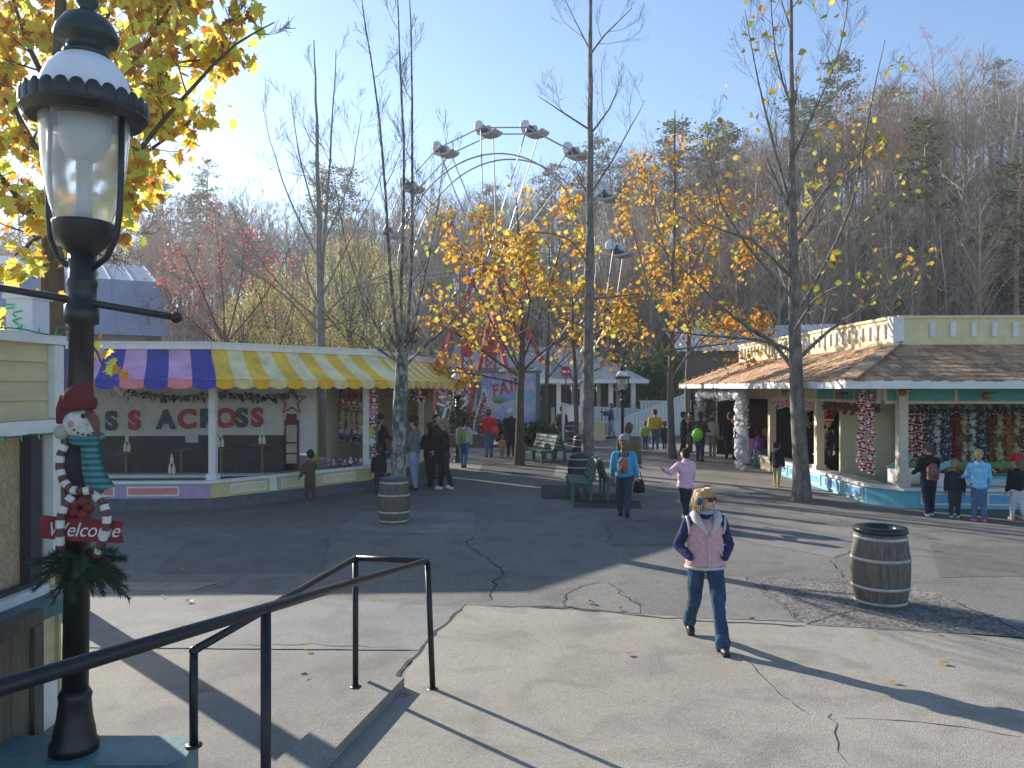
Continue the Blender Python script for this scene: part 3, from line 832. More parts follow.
def frame_panel(mb, a, b, z0, z1, off, w=.04, th=.03):
    """rectangular frame on a wall running a->b, standing off to the right"""
    a = V((*a, 0)); b = V((*b, 0)); t = (b - a).normalized(); n = V((t.y, -t.x, 0)) * (off)
    up = V((0, 0, 1))
    for z in (z0 + w / 2, z1 - w / 2): mb.bar(a + n + up * z, b + n + up * z, th, w)
    for p, s_ in ((a, 1), (b, -1)): mb.bar(p + n + t * s_ * w / 2 + up * (z0 + w), p + n + t * s_ * w / 2 + up * (z1 - w), th, w, up=tuple(t))

# ------------------------------------------------------------------ left stall with striped awnings
A_, B_, C_, D_ = (-12., 16.95), (-6.5, 17.25), (-3.7, 20.6), (-2.7, 27.)
path = [A_, B_, C_, D_]
low = offset_path(path, .95); inn = offset_path(path, -.12); fas = offset_path(path, .05)
stall = empty('game_stall', (-8, 18, 0), 'ball toss game stall with lilac and yellow striped awnings and low panelled counter', 'game stall')
cols_pb = [mat('awning_pink', (.60, .32, .50), rough=.85, var=.24, scale=2.2, bump=.15), mat('awning_blue', (.035, .045, .29), rough=.85, var=.24, scale=2.2, bump=.15)]
cols_y = [mat('awning_yellow', (.80, .52, .06), rough=.85, var=.24, scale=2.2, bump=.15), mat('awning_cream', (.80, .70, .40), rough=.85, var=.24, scale=2.2, bump=.15)]
val_pb = [mat('valance_coral', (.70, .22, .25), rough=.85), mat('valance_blue', (.035, .045, .34), rough=.85)]
val_y = [mat('valance_amber', (.78, .42, .02), rough=.85), mat('valance_cream', (.70, .55, .26), rough=.85)]
ZL, ZU = 2.83, 3.50
def aw(i, n, cols, vcols, name, flip=0):
    a = low[i]; b_ = low[i + 1]; c = fas[i + 1]; d = fas[i]
    if i == 0:
        a = (-11.8, a[1] + (low[1][1] - low[0][1]) * .03); d = (-11.8, d[1])
    mb = MB(); strips(mb, (*a, ZL), (*b_, ZL), (*c, ZU), (*d, ZU), n, [0, 1] if not flip else [1, 0], .05)
    o = mb.build('awning', cols, stall)
    v_ = MB(); valance(v_, (*a, ZL - .002), (*b_, ZL - .002), n, .2, [0, 1] if not flip else [1, 0])
    v_.build('valance', vcols, o)
aw(0, 12, cols_pb, val_pb, 'a'); aw(1, 12, cols_y, val_y, 'b'); aw(2, 15, cols_y, val_y, 'c', 1)
# end gussets
mb = MB(); mb.add([(*low[3], ZL), (*fas[3], ZU), (*fas[3], ZL)], [(0, 1, 2)]); mb.build('awning_end', cols_y[0], stall)
top = [(-19, 16.9), fas[0], fas[1], fas[2], fas[3], (-9, 28.5), (-19, 28)]  # left end runs on unseen past the awnings, added to shade the paving
mb = MB(); mb.prism(top, 3.50, 3.56); mb.build('roof', mat('roof_felt', (.25, .25, .25)), stall)
mb = MB()
for i in range(3):
    a, b_ = offset_path(path, .09)[i:i + 2]
    mb.bar((*a, 3.55), (*b_, 3.55), .06, .14); mb.bar((*a, 3.625), (*b_, 3.625), .12, .035)
mb.build('fascia', white, stall)
# counter: kick board, panelled wall, rail
def wall_seg(mb, a, b, z0, z1, th, off=0.):
    a = V((*a, 0)); b = V((*b, 0)); t = (b - a).normalized(); n = V((t.y, -t.x, 0)) * off
    mb.bar(a + n + V((0, 0, (z0 + z1) / 2)), b + n + V((0, 0, (z0 + z1) / 2)), th, z1 - z0)
mb = MB(); mb.prism(list(offset_path(path, -.06)) + list(reversed(offset_path(path, -.5))), 0, .27); kb = mb.build('kick_board', slatep, stall)
mb = MB(); mb.prism([A_, B_] + [offset_path(path, -.45)[1], offset_path(path, -.45)[0]], .27, .585, 0); mb.build('counter_front', lilac, stall)
mb = MB(); mb.prism([B_, C_, D_] + list(reversed(offset_path(path, -.45)[1:])), .27, .585, 0); mb.build('counter_front', yellowp, stall)
mb = MB(); mb.prism(list(offset_path(path, .05)) + list(reversed(offset_path(path, -.12))), .59, .655); mb.build('counter_rail', white, stall)
mb = MB(); mb.prism(list(offset_path(path, -.122)) + list(reversed(offset_path(path, -.7))), .59, .635); mb.build('counter_top', slatep, stall)
def panels(a, b, spans, inset_mat, z0=.325, z1=.535):
    a = V((*a, 0)); b = V((*b, 0)); L_ = (b - a).length; t = (b - a).normalized()
    for s0, s1 in spans:
        p = a + t * s0; q_ = a + t * s1
        f = MB(); frame_panel(f, (p.x, p.y), (q_.x, q_.y), z0, z1, .012, .035, .03)
        fo = f.build('panel_frame', white, stall)
        f = MB(); wall_seg(f, ((p + t * .03).x, (p + t * .03).y), ((q_ - t * .03).x, (q_ - t * .03).y), z0 + .03, z1 - .03, .012, .004); f.build('panel_inset', inset_mat, fo)
panels(A_, B_, [(1.2, 2.2), (2.55, 3.5), (3.75, 4.85)], pinkp)
panels(B_, C_, [(.45, 1.35), (1.75, 2.6), (2.95, 3.95)], cream)
panels(C_, D_, [(.3, .95), (1.5, 2.4), (3, 3.9), (4.5, 5.5)], cream)
def post(p, z0, z1, w, m, parent, name='post'):
    mb = MB(); mb.box((*p, (z0 + z1) / 2), (w, w, z1 - z0)); mb.box((*p, z0 + .06), (w + .08, w + .08, .12)); mb.box((*p, z1 - .05), (w + .06, w + .06, .09))
    return mb.build(name, m, parent)
post((-6.52, 17.45), .66, 2.95, .15, white, stall)
post((-3.80, 20.85), .66, 2.95, .15, white, stall)
post((-3.0, 26.4), .66, 2.95, .16, cream, stall)
post((-5.02, 20.42), .0, 2.95, .14, mat('mustard_paint', (.42, .30, .05)), stall)
# back walls
mb = MB(); mb.box((-12, 20.26, 2.25), (14.1, .1, 2.5)); bw = mb.build('back_wall', mat('stall_white', (.55, .54, .51), var=.1), stall)  # unseen left stretch added under the longer roof to block the sun
mb = MB(); mb.box((-8.6, 20.17, .72), (6.2, .06, 1.10)); mb.box((-9.9, 20.165, 1.33), (3.3, .05, .22)); mb.box((-6.7, 20.165, 1.36), (2.4, .05, .2)); mb.build('target_backdrop', navyb, stall)
mb = MB(); mb.box((-8.6, 18.6, .60), (6.4, .5, .1)); mb.box((-8.6, 18.4, .45), (6.4, .06, .3)); mb.build('inner_ledge', white, stall)
mb = MB(); mb.box((-4.75, 23.6, 1.7), (.08, 6., 3.4)); mb.box((-3.7, 26.9, 1.7), (2.1, .08, 3.4)); mb.build('partition', mat('stall_dim', (.30, .26, .18)), stall)
mb = MB(); mb.box((-4.2, 21.9, 2.0), (1.05, .06, 1.7)); mb.build('toy_board', mat('toy_board', (.22, .18, .13)), stall)
# sign letters: T O S S  A C R O S S
lr = mat('sign_red', (.38, .03, .04), rough=.6); ln = mat('sign_navy', (.03, .05, .09), rough=.6)
fx = lambda px: (px - 512) * 20.18 / F
for ch, px, m_ in (('T', 66, ln), ('O', 88, lr), ('S', 111.5, ln), ('S', 134.5, lr), ('A', 166, ln), ('C', 187, lr), ('R', 207.5, ln), ('O', 226, lr), ('S', 242, ln), ('S', 257.5, lr)):
    mb = MB(); put_text(mb, ch, (fx(px), 20.165, 1.80 + (px - 110) * .0006), .64, .02, bold=.03, sx=1.0); mb.build('letter', m_, bw)
# dark ribbon leaves garland under the awning
def leaf_garland(name, pts, m, n, ln_, wd, label, cat, drop=.12, grp=None, jit=.05):
    mb = MB(); pts = [V(p) for p in pts]
    seg = [(pts[i], pts[i + 1]) for i in range(len(pts) - 1)]; tot = sum((b - a).length for a, b in seg)
    mb.tube(pts, .012, 5)
    for k in range(n):
        d = (k + random.random()) / n * tot
        for a, b in seg:
            if d <= (b - a).length: break
            d -= (b - a).length
        p = a.lerp(b, min(1, d / (b - a).length)) + V((random.uniform(-jit, jit), random.uniform(-jit, jit), random.uniform(-jit, jit)))
        q_ = p + V((random.uniform(-1, 1) * ln_ * .6, random.uniform(-1, 1) * ln_ * .6, random.uniform(-1, .25) * ln_))
        sd = (q_ - p).cross(V((random.uniform(-1, 1), random.uniform(-1, 1), .3))).normalized() * wd
        mb.add([p, (p + q_) / 2 + sd, q_, (p + q_) / 2 - sd], [(0, 1, 2, 3)])
    return tag(mb.build(name, m, loc=tuple(pts[0])), label, cat, grp)
leaf_garland('garland', [(-9.6, 19.9, 2.55), (-8.2, 19.9, 2.42), (-7.2, 19.9, 2.55), (-6.2, 19.9, 2.42), (-5.4, 19.9, 2.55)], mat('dark_leafage', (.03, .04, .025)), 150, .22, .05, 'dark leafy garland hung above the red and navy letters', 'garland')
# star sign hanging on the stall wall
st = empty('star_sign', (-5.55, 20.1, 1.2), 'red outlined star over a tall narrow price board on the stall wall', 'sign')
mb = MB(); pts = []
for k in range(11):
    r_ = .36 if k % 2 == 0 else .155; a = PI / 2 + k * PI / 5; pts.append((-5.55 + r_ * math.cos(a), 20.15, 2.32 + r_ * math.sin(a)))
mb.tube(pts, .028, 5); mb.build('star_outline', lr, st)
mb = MB(); mb.prism([(-5.73, 20.14), (-5.37, 20.14), (-5.37, 20.19), (-5.73, 20.19)], .42, 1.85); mb.prism([(-5.68, 20.13), (-5.42, 20.13), (-5.42, 20.14), (-5.68, 20.14)], 1.85, 2.0); bd = mb.build('board', mat('maroon_board', (.10, .02, .025)), st)
for z0, z1 in ((.75, .98), (1.02, 1.25), (1.29, 1.72)):
    mb = MB(); mb.box((-5.55, 20.135, (z0 + z1) / 2), (.26, .01, z1 - z0)); mb.build('notice', mat('notice_paper', (.42, .38, .28)), bd)
# target tables and bottle pyramids
brass = mat('table_wood', (.16, .10, .05), rough=.5)
bot = mat('bottle_white', (.66, .62, .44), rough=.4)
tabs = [(126, 452, 19.3), (181, 449, 19.5), (221, 447, 19.4), (262, 444, 19.6)]
tl = ['leftmost round target table behind the counter', 'round target table under the gap in the dark backdrop', 'round target table just right of the white post', 'rightmost round target table near the star sign']
t0 = None
for (px, py, Y), lb in zip(tabs, tl):
    p = P(px, py, Y)
    if t0 is None:
        t0 = empty('target_table', (p.x, p.y, 0), lb, 'table', 'target tables in the ball toss stall')
        mb = MB(); mb.lathe([(.0, p.z - .03), (.32, p.z - .03), (.33, p.z - .01), (.32, p.z)], 20, (p.x, p.y, 0)); mb.build('table_top', brass, t0)
        mb = MB(); mb.tube([(p.x, p.y, 0.02), (p.x, p.y, p.z - .03)], .035, 8); mb.build('leg', brass, t0)
        mb = MB(); mb.lathe([(.2, 0), (.18, .03), (.04, .05)], 14, (p.x, p.y, 0)); mb.build('base', brass, t0)
        tz = p.z
    else: copy_thing(t0, (p.x, p.y, p.z - tz), 0, 1, lb)
bm0 = None
def bottle_mesh():
    b = MB(); b.lathe([(.036, 0), (.04, .02), (.04, .12), (.03, .16), (.018, .19), (.018, .23), (.0, .232)], 10); return b.mesh('bottle', bot, True)
BM_ = bottle_mesh()
spots = [(P(127, 452, 19.3), 'on the leftmost target table'), (P(182, 466, 19.2) , 'on the ledge below the second target table'), (P(220.5, 447, 19.4), 'on the target table right of the white post'), (P(262, 444, 19.6), 'on the rightmost target table')]
for p, w in spots:
    if 'ledge' in w: p = V((p.x, 18.62, .655))
    for dx, dz in ((-.045, .005), (.045, .005), (0, .237)):
        o = bpy.data.objects.new('milk_bottle', BM_); col.objects.link(o); o.location = (p.x + dx, p.y, p.z + dz)
        tag(o, 'white wooden bottle in the pyramid ' + w, 'bottle', 'bottle pyramid ' + w)

# ------------------------------------------------------------------ plush toys
def plush_mesh(nm, c1, c2, c3, kind='sitting'):
    ms = [cloth('pl%s' % (tuple(round(x, 2) for x in c),), c, .25) for c in (c1, c2, c3)]
    b = MB()
    b.ell((0, 0, 0), (.5, .4, .52), 10, 7, mi=0); b.ell((0, -.04, .72), (.36, .34, .34), 10, 7, mi=2)
    b.ell((0, .03, .95), (.33, .33, .26), 10, 6, mi=0 if kind == 'hat' else 2)
    if kind == 'hat': b.ell((0, -.24, .52), (.32, .2, .32), 8, 6, mi=1); b.lathe([(.45, -.12), (.53, -.05), (.45, .02)], 10, mi=1, closed=False); b.cap((0, .05, 1.1), (.2, .1, 1.32), .16, .07, 7, mi=0); b.ell((.22, .1, 1.36), .1, 7, 5, mi=1); b.lathe([(.33, .86), (.38, .92), (.33, .98)], 10, mi=1, closed=False)
    else:
        for s_ in (1, -1): b.ell((s_ * .26, .02, 1.1), (.13, .08, .15), 7, 5, mi=1)
        b.ell((0, -.34, .66), (.14, .12, .11), 7, 5, mi=1)
    for s_ in (1, -1):
        b.cap((s_ * .38, -.02, .3), (s_ * .62, -.18, .0), .15, .13, 7, mi=0); b.ell((s_ * .64, -.2, -.04), .14, 7, 5, mi=1)
        b.cap((s_ * .24, -.1, -.36), (s_ * .36, -.42, -.55), .19, .17, 7, mi=0); b.ell((s_ * .38, -.5, -.58), (.18, .22, .2), 7, 5, mi=1)
        b.ell((s_ * .13, -.36, .78), .05, 6, 4, mi=0)
    return b.mesh(nm, ms, True)
PT = {
 'red': plush_mesh('plush_toy', (.50, .02, .03), (.78, .76, .74), (.55, .34, .26), 'hat'),
 'snow': plush_mesh('plush_toy', (.62, .61, .58), (.10, .10, .12), (.66, .65, .62), 'bear'),
 'brown': plush_mesh('plush_toy', (.19, .085, .035), (.30, .16, .08), (.22, .10, .04), 'bear'),
 'navy': plush_mesh('plush_toy', (.05, .09, .17), (.55, .55, .55), (.30, .32, .35), 'bear'),
 'cream': plush_mesh('plush_toy', (.55, .46, .26), (.60, .52, .34), (.58, .50, .30), 'bear'),
 'maroon': plush_mesh('plush_toy', (.24, .02, .03), (.40, .10, .10), (.28, .04, .05), 'bear'),
 'orange': plush_mesh('plush_toy', (.45, .14, .03), (.55, .30, .10), (.48, .17, .05), 'bear'),
 'pinkw': plush_mesh('plush_toy', (.66, .30, .38), (.75, .72, .72), (.72, .66, .66), 'bear'),
 'yellow': plush_mesh('plush_toy', (.60, .45, .08), (.70, .62, .30), (.62, .50, .12), 'bear'),
 'green': plush_mesh('plush_toy', (.14, .34, .07), (.60, .55, .20), (.55, .48, .12), 'bear'),
}
def plush(kind, p, s_, label, group, yaw=0.):
    o = bpy.data.objects.new('plush_toy', PT[kind]); col.objects.link(o)
    k_ = s_ * random.uniform(.88, 1.18); p = (p[0] + random.uniform(-.02, .02), p[1] + random.uniform(-.03, .0), p[2] + random.uniform(-.025, .025))
    o.location = p; o.scale = (k_, k_, k_ * random.uniform(.92, 1.08)); o.rotation_euler = (random.uniform(-.15, .15), random.uniform(-.3, .3), yaw + random.uniform(-.8, .8))
    return tag(o, label, 'plush toy', group)
# left stall strands
for k in range(8):
    z = 2.5 - k * .25
    plush(['red', 'red', 'pinkw', 'red', 'yellow', 'snow', 'red', 'snow'][k], (-3.66 + random.uniform(-.05, .05), 20.98, z), .17, 'stuffed toy in the strand hung beside the white post at the yellow awning corner', 'toy strand in the yellow stall', .5)
for k in range(6):
    plush(['red', 'yellow', 'green', 'navy', 'red', 'brown'][k], (-3.3 + .09 * k, 22.2 + k * .75, 2.42 + random.uniform(-.05, .05)), .2, 'stuffed toy in the row hung under the right side of the yellow awning', 'toys under the yellow awning side', .9)
for r_, (kd, z) in enumerate((('maroon', 2.45), ('red', 2.2), ('cream', 1.86), ('cream', 1.66), ('snow', 1.5), ('navy', 1.3))):
    for k in range(6):
        if r_ in (3, 4) and k == 5: continue
        plush(kd, (-4.62 + k * .165 + random.uniform(-.02, .02), 21.8, z - .02 * k), .12, ['maroon stuffed toy in the top row', 'red stuffed toy in the second row', 'cream stuffed toy in the middle rows', 'cream stuffed toy in the middle rows', 'white stuffed toy in the lower row', 'navy stuffed toy in the bottom row'][r_] + ' on the yellow stall toy board', 'yellow stall board toys, ' + ['top row', 'second row', 'middle rows', 'middle rows', 'lower row', 'bottom row'][r_], .2)
for k in range(7):
    plush(['red', 'snow', 'navy'][k % 3], (-4.7 + k * .13, 20.55 + k * .03, .72), .09, 'small stuffed toy in the heap on the counter of the yellow stall', 'toy heap on the yellow stall counter')
tb = empty('bucket', (-3.62, 21.0, .64), 'turquoise bucket on the yellow stall counter corner', 'bucket')
mb = MB(); mb.lathe([(.0, .64), (.085, .64), (.11, .86), (.10, .86), (.085, .68)], 14, (-3.62, 21.0, 0), closed=False); mb.build('pail', mat('turq_plastic', (.04, .40, .42), rough=.4), tb, True)
mb = MB(); mb.tube([(-3.72, 21, .84), (-3.68, 20.95, .76), (-3.62, 20.93, .73), (-3.56, 20.95, .76), (-3.52, 21, .84)], .006, 5); mb.build('handle', white, tb)

# ------------------------------------------------------------------ right stall, shingle roof
SX, SY = 8.15, 17.65
rs = empty('game_booth', (10, 20, 0), 'long game booth with brown shingle roof, cream parapet and aqua panelled counter', 'game booth')
cp = [(8.15, 26.2), (8.15, 18.4), (8.65, 17.65), (14.5, 17.2)]
mb = MB(); mb.prism(list(offset_path(cp, .0)) + list(reversed(offset_path(cp, -.4))), .0, .38); mb.build('counter_front', aqua, rs)
mb = MB(); mb.prism(list(offset_path(cp, .07)) + list(reversed(offset_path(cp, -.06))), .383, .455); mb.build('counter_rail', white, rs)
mb = MB(); mb.prism(list(offset_path(cp, -.062)) + list(reversed(offset_path(cp, -.5))), .383, .445); mb.build('counter_top', mat('counter_grey', (.2, .2, .2)), rs)
def rpanels(a, b, spans, inset, z0=.08, z1=.34):
    a = V((*a, 0)); b = V((*b, 0)); t = (b - a).normalized()
    for s0, s1 in spans:
        p = a + t * s0; q_ = a + t * s1
        f = MB(); frame_panel(f, (p.x, p.y), (q_.x, q_.y), z0, z1, .012, .035, .03); fo = f.build('panel_frame', white, rs)
        f = MB(); wall_seg(f, ((p + t * .03).x, (p + t * .03).y), ((q_ - t * .03).x, (q_ - t * .03).y), z0 + .03, z1 - .03, .012, .006); f.build('panel_inset', inset, fo)
rpanels(cp[0], cp[1], [(.25 + 1.28 * k, 1.25 + 1.28 * k) for k in range(6)], bluep)
rpanels(cp[2], cp[3], [(.35 + 1.4 * k, 1.45 + 1.4 * k) for k in range(4)], bluep)
# yellow pale section of the counter at its far end
mb = MB(); mb.box((8.137, 25.35, .2), (.02, 1.75, .38)); mb.build('counter_end_panel', yellowp, rs)
for p in ((8.35, 21.75), (8.35, 25.7), (8.72, 17.9), (13.2, 17.5)):
    post(p, .0 if p[1] > 25 else .45, 2.66, .2, mat('booth_cream', (.60, .54, .42), var=.1), rs)
# eave, roof planes, parapet
E0, E1, E2 = (6.95, 33.2), (6.95, 16.55), (15.5, 16.25)
U0, U1, U2 = (8.9, 31.4), (8.9, 18.6), (15.5, 18.35)
ZE, ZP = 2.80, 3.65
shin = mat('shingle', (.42, .26, .15), rough=.9, var=.35, scale=9, island=.38, bump=.3)
under = mat('roof_underside', (.35, .30, .22))
mb = MB()
mb.quad((*E0, ZE - .03), (*E1, ZE - .03), (*U1, ZP - .03), (*U0, ZP - .03)); mb.quad((*E1, ZE - .03), (*E2, ZE - .03), (*U2, ZP - .03), (*U1, ZP - .03))
mb.quad((*E0, ZE - .03), (*U0, ZP - .03), (12, 31.4, ZP - .03), (12, 33.2, ZE - .03))
mb.prism([(7.0, 33.1), (7.0, 16.6), (15.5, 16.3), (15.5, 33.1)], 2.64, 2.66)
rf = mb.build('roof', under, rs)
def shingles(e0, e1, u0, u1, rows=9, w=.2, nm='shingles'):
    mb = MB()
    e0, e1 = V((*e0, ZE)), V((*e1, ZE)); u0, u1 = V((*u0, ZP)), V((*u1, ZP))
    t = (e1 - e0).normalized(); nrm = t.cross((u0 - e0)).normalized()
    if nrm.z < 0: nrm = -nrm
    for r_ in range(rows):
        v0 = (r_ - .12) / rows; v1 = (r_ + 1.25) / rows
        a = e0.lerp(u0, max(v0, -.03)); b = e1.lerp(u1, max(v0, -.03)); L_ = (b - a).length
        sl = (e0.lerp(u0, min(v1, 1)) - e0.lerp(u0, max(v0, -.03)))
        sl_p = sl - t * sl.dot(t)
        x = 0
        while x < L_ - .02:
            ww = min(random.uniform(.7, 1.3) * w, L_ - x)
            p = a + t * x; q_ = a + t * (x + ww - .008)
            th = random.uniform(.014, .028); jj = random.uniform(-.02, .02); sv = sl_p
            lift = nrm * (th + .012)
            lo = sl_p.normalized() * jj
            vs = [p + lo, q_ + lo, q_ + sv, p + sv, p + lo + lift, q_ + lo + lift, q_ + sv + nrm * .008, p + sv + nrm * .008]
            mb.add(vs, [(0, 3, 2, 1), (4, 5, 6, 7), (0, 1, 5, 4), (1, 2, 6, 5), (2, 3, 7, 6), (3, 0, 4, 7)])
            x += ww
    return mb.build('shingles', shin, rf)
shingles(E1, E0, U1, U0); shingles(E1, E2, U1, U2); shingles((12, 33.2), E0, (12, 31.4), U0)
mb = MB()
for k in range(10):
    v = k / 10
    p = V((*E1, ZE)).lerp(V((*U1, ZP)), v); q_ = V((*E1, ZE)).lerp(V((*U1, ZP)), v + .13)
    mb.bar(p + V((0, 0, .05)), q_ + V((0, 0, .065)), .34, .03)
mb.build('hip_cap', shin, rf)
mb = MB(); mb.bar((E0[0], E0[1], ZE - .08), (E1[0], E1[1] - .03, ZE - .08), .05, .17); mb.bar((E1[0] + .03, E1[1], ZE - .08), (*E2, ZE - .08), .05, .17); mb.bar((E0[0] + .03, E0[1], ZE - .08), (12, E0[1], ZE - .08), .05, .17)
mb.build('fascia', white, rs)
mb = MB()
def parap(a, b):
    a = V((*a, 0)); b = V((*b, 0))
    mb.bar(a + V((0, 0, 3.95)), b + V((0, 0, 3.95)), .12, .64); mb.bar(a + V((0, 0, 4.30)), b + V((0, 0, 4.30)), .2, .07)
parap((8.97, 31.4), (8.97, 18.67)); parap((8.97, 18.67), (15.5, 18.43))
pr = mb.build('parapet', cream, rs)
for k in range(30):
    if k < 14:
        f = MB(); f.box((9.75 + k * .47, 18.56 - k * .0173, 4.0), (.115, .06, .33)); f.build('baluster', white, pr)
    f = MB(); f.box((8.89, 19.1 + k * .41, 4.0), (.06, .115, .33)); f.build('baluster', white, pr)
f = MB(); f.box((8.95, 18.65, 3.98), (.26, .26, .62)); f.build('corner_block', white, pr)
# frieze: teal boards between cream strips
def frieze(a, b, n, m, z0=2.36, z1=2.63):
    a = V((*a, 0)); b = V((*b, 0)); t = (b - a).normalized(); L_ = (b - a).length
    f = MB(); f.bar(a + V((0, 0, z0 - .03)), b + V((0, 0, z0 - .03)), .12, .07)
    for k in range(n + 1):
        p = a + t * (L_ * k / n); f.bar(p + V((0, 0, z0 + .006)), p + V((0, 0, z1 - .003)), .11, .07, up=tuple(t))
    fo = f.build('frieze_frame', mat('booth_cream', (.6, .54, .42)), rs)
    f = MB(); f.bar(a + V((0, 0, (z0 + z1) / 2)), b + V((0, 0, (z0 + z1) / 2)), .06, z1 - z0 - .02); f.build('frieze_panel', m, fo)
frieze((8.3, 21.7), (8.3, 18.1), 3, tealp); frieze((8.38, 18.0), (14.5, 17.55), 4, tealp); frieze((8.3, 25.7), (8.3, 21.85), 4, yellowp); frieze((8.3, 32.3), (8.3, 25.8), 5, cream)
lampw = mat('amber_globe', (.30, .14, .04), rough=.3)
for p, w in (((7.95, 19.4, 2.47), 'above the hanging red toy strand'), ((7.95, 23.4, 2.5), 'on the cream frieze at the far end'), ((10.35, 17.45, 2.48), 'on the front teal frieze'), ((8.6, 17.6, 2.56), 'over the white corner post')):
    o = empty('soffit_lamp', p, 'small brown globe lamp fixed ' + w + ' of the booth', 'lamp', 'globe lamps along the booth frieze')
    f = MB(); f.ell(p, .09, 12, 8); f.build('globe', lampw, o, True); f = MB(); f.box((p[0] + .1, p[1] + .05, p[2] + .06), (.22, .05, .04)); f.build('bracket', black, o)
# inside walls
mb = MB(); mb.box((9.3, 20.75, 1.35), (1.6, .08, 2.7)); mb.build('partition_wall', mat('partition_cream', (.50, .44, .29), var=.08), rs)
mb = MB(); mb.box((12.3, 20.76, 1.35), (4.4, .08, 2.7)); mb.build('back_wall', mat('toy_wall', (.30, .25, .19), var=.15), rs)
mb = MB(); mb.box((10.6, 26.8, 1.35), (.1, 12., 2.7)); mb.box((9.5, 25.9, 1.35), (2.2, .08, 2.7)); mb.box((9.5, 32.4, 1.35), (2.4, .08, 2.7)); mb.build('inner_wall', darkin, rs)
mb = MB(); mb.box((9.8, 32.3, 1.), (1.0, .05, 2.)); mb.build('door', mat('maroon_door', (.16, .03, .03)), rs)
mb = MB(); mb.box((12.0, 20.45, .63), (4.2, .1, .28)); mb.build('toy_shelf', mat('shelf_green', (.16, .30, .16), var=.15), rs)
mb = MB(); mb.box((12.0, 19.6, .50), (4.0, .8, .05)); mb.box((12., 19.2, .35), (4.0, .05, .3)); mb.build('game_bed', aqua, rs)
mb = MB(); mb.box((12., 19.16, .36), (3.6, .02, .2)); mb.build('game_bed_front', white, rs)
# colourful small prizes on the bed
pz = MB()
for k in range(330):
    pz.ell((random.uniform(10.1, 13.8), random.uniform(20.0, 20.35), .54 + random.uniform(0, .08)), (.05, .04, .03), 6, 4)
mpz, nt, bb = _nt('mixed_prizes')
N = nt.nodes; g_ = N.new('ShaderNodeNewGeometry'); rr = N.new('ShaderNodeValToRGB'); rr.color_ramp.interpolation = 'CONSTANT'
cs = [(.6, .35, .05), (.5, .05, .05), (.1, .3, .1), (.7, .6, .4), (.2, .12, .05), (.65, .5, .1)]
while len(rr.color_ramp.elements) < len(cs): rr.color_ramp.elements.new(.5)
for i, (e, c) in enumerate(zip(rr.color_ramp.elements, cs)): e.position = i / len(cs); e.color = (*c, 1)
nt.links.new(g_.outputs['Random Per Island'], rr.inputs['Fac']); nt.links.new(rr.outputs['Color'], bb.inputs['Base Color'])
tag(pz.build('small_prizes', mpz, loc=(12, 20.2, .5)), 'heap of small mixed prizes along the back of the blue game bed', 'prizes', kind='stuff')
# counter-top crates
def crate(c, d, m, label, inner):
    o = empty('prize_box', (c[0], c[1], c[2]), label, 'box')
    f = MB(); x, y, z = d
    f.box((c[0], c[1], c[2] + .015), (x, y, .03))
    for s_ in (1, -1): f.box((c[0] + s_ * (x / 2 - .012), c[1], c[2] + z / 2 + .02), (.024, y, z)); f.box((c[0], c[1] + s_ * (y / 2 - .012), c[2] + z / 2 + .02), (x - .05, .024, z))
    f.build('tray', m, o)
    f = MB(); f.bar((c[0] - x / 2, c[1] + y / 2, c[2] + z), (c[0] + x / 2, c[1] + y / 2 + .03, c[2] + z + .3), .03, .12); f.build('lid_flap', inner, o)
crate((9.1, 18.5, .452), (.6, .5, .30), white, 'white bin with a teal flap on the counter left of the corner post', tealp)
crate((9.75, 18.0, .452), (.7, .4, .24), white, 'white bin with a blue flap on the counter right of the corner post', aqua)
crate((8.9, 23.0, .452), (.3, .3, .24), white, 'small white tub on the side counter before the booth attendant', white)
# toy rows
tc = ['maroon', 'red', 'red', 'navy', 'snow', 'navy', 'maroon', 'cream', 'snow', 'navy', 'brown', 'cream', 'orange', 'cream', 'red', 'snow', 'snow', 'brown']
nmc = {'maroon': 'maroon', 'red': 'red and white', 'navy': 'navy and grey', 'snow': 'white', 'cream': 'cream', 'brown': 'brown', 'orange': 'orange brown', 'pinkw': 'pink and white'}
pos = {}
for k, kd in enumerate(tc):
    x = 10.0 + k * .225
    pos[kd] = pos.get(kd, 0) + 1
    for r_ in range(6):
        if kd in ('cream',) and r_ == 3: continue
        plush(kd, (x, 20.52, 1.98 - r_ * .225), .15, '%s toy in the %s %s column of the booth toy wall' % (nmc[kd], ['first', 'second', 'third', 'fourth'][pos[kd] - 1], nmc[kd]), 'toy wall, %s column %d' % (nmc[kd], pos[kd]))
for k in range(17):
    plush('cream' if k % 2 else 'brown', (9.95 + k * .235, 20.35, 2.26), .165, ('cream' if k % 2 else 'brown') + ' stuffed toy in the top row across the booth toy wall', 'top row of the toy wall, ' + ('cream' if k % 2 else 'brown'))
for k in range(20):
    plush('navy', (9.95 + k * .2, 20.28, 2.08), .11, 'small navy toy in the thin row under the top row of the toy wall', 'thin navy row on the toy wall')
for k in range(13):
    plush('brown', (8.42, 18.4 + k * .26, 2.17), .125, 'brown stuffed toy in the row hung under the teal frieze, over the side counter', 'brown toys over the side counter', -1.)
    if k % 2: plush('maroon', (8.45, 18.53 + k * .26, 2.04), .1, 'small maroon toy hung below the brown toys over the side counter', 'maroon toys over the side counter', -1.)
for k in range(9):
    for s_ in (0, 1):
        plush('red', (8.02 + s_ * .17 - .05 * (k % 2), 18.3 - .06 * s_, 2.50 - k * .205 - s_ * .09), .125, 'red and white toy in the long dangling strand left of the white corner post', 'dangling red toy strand', -.5)
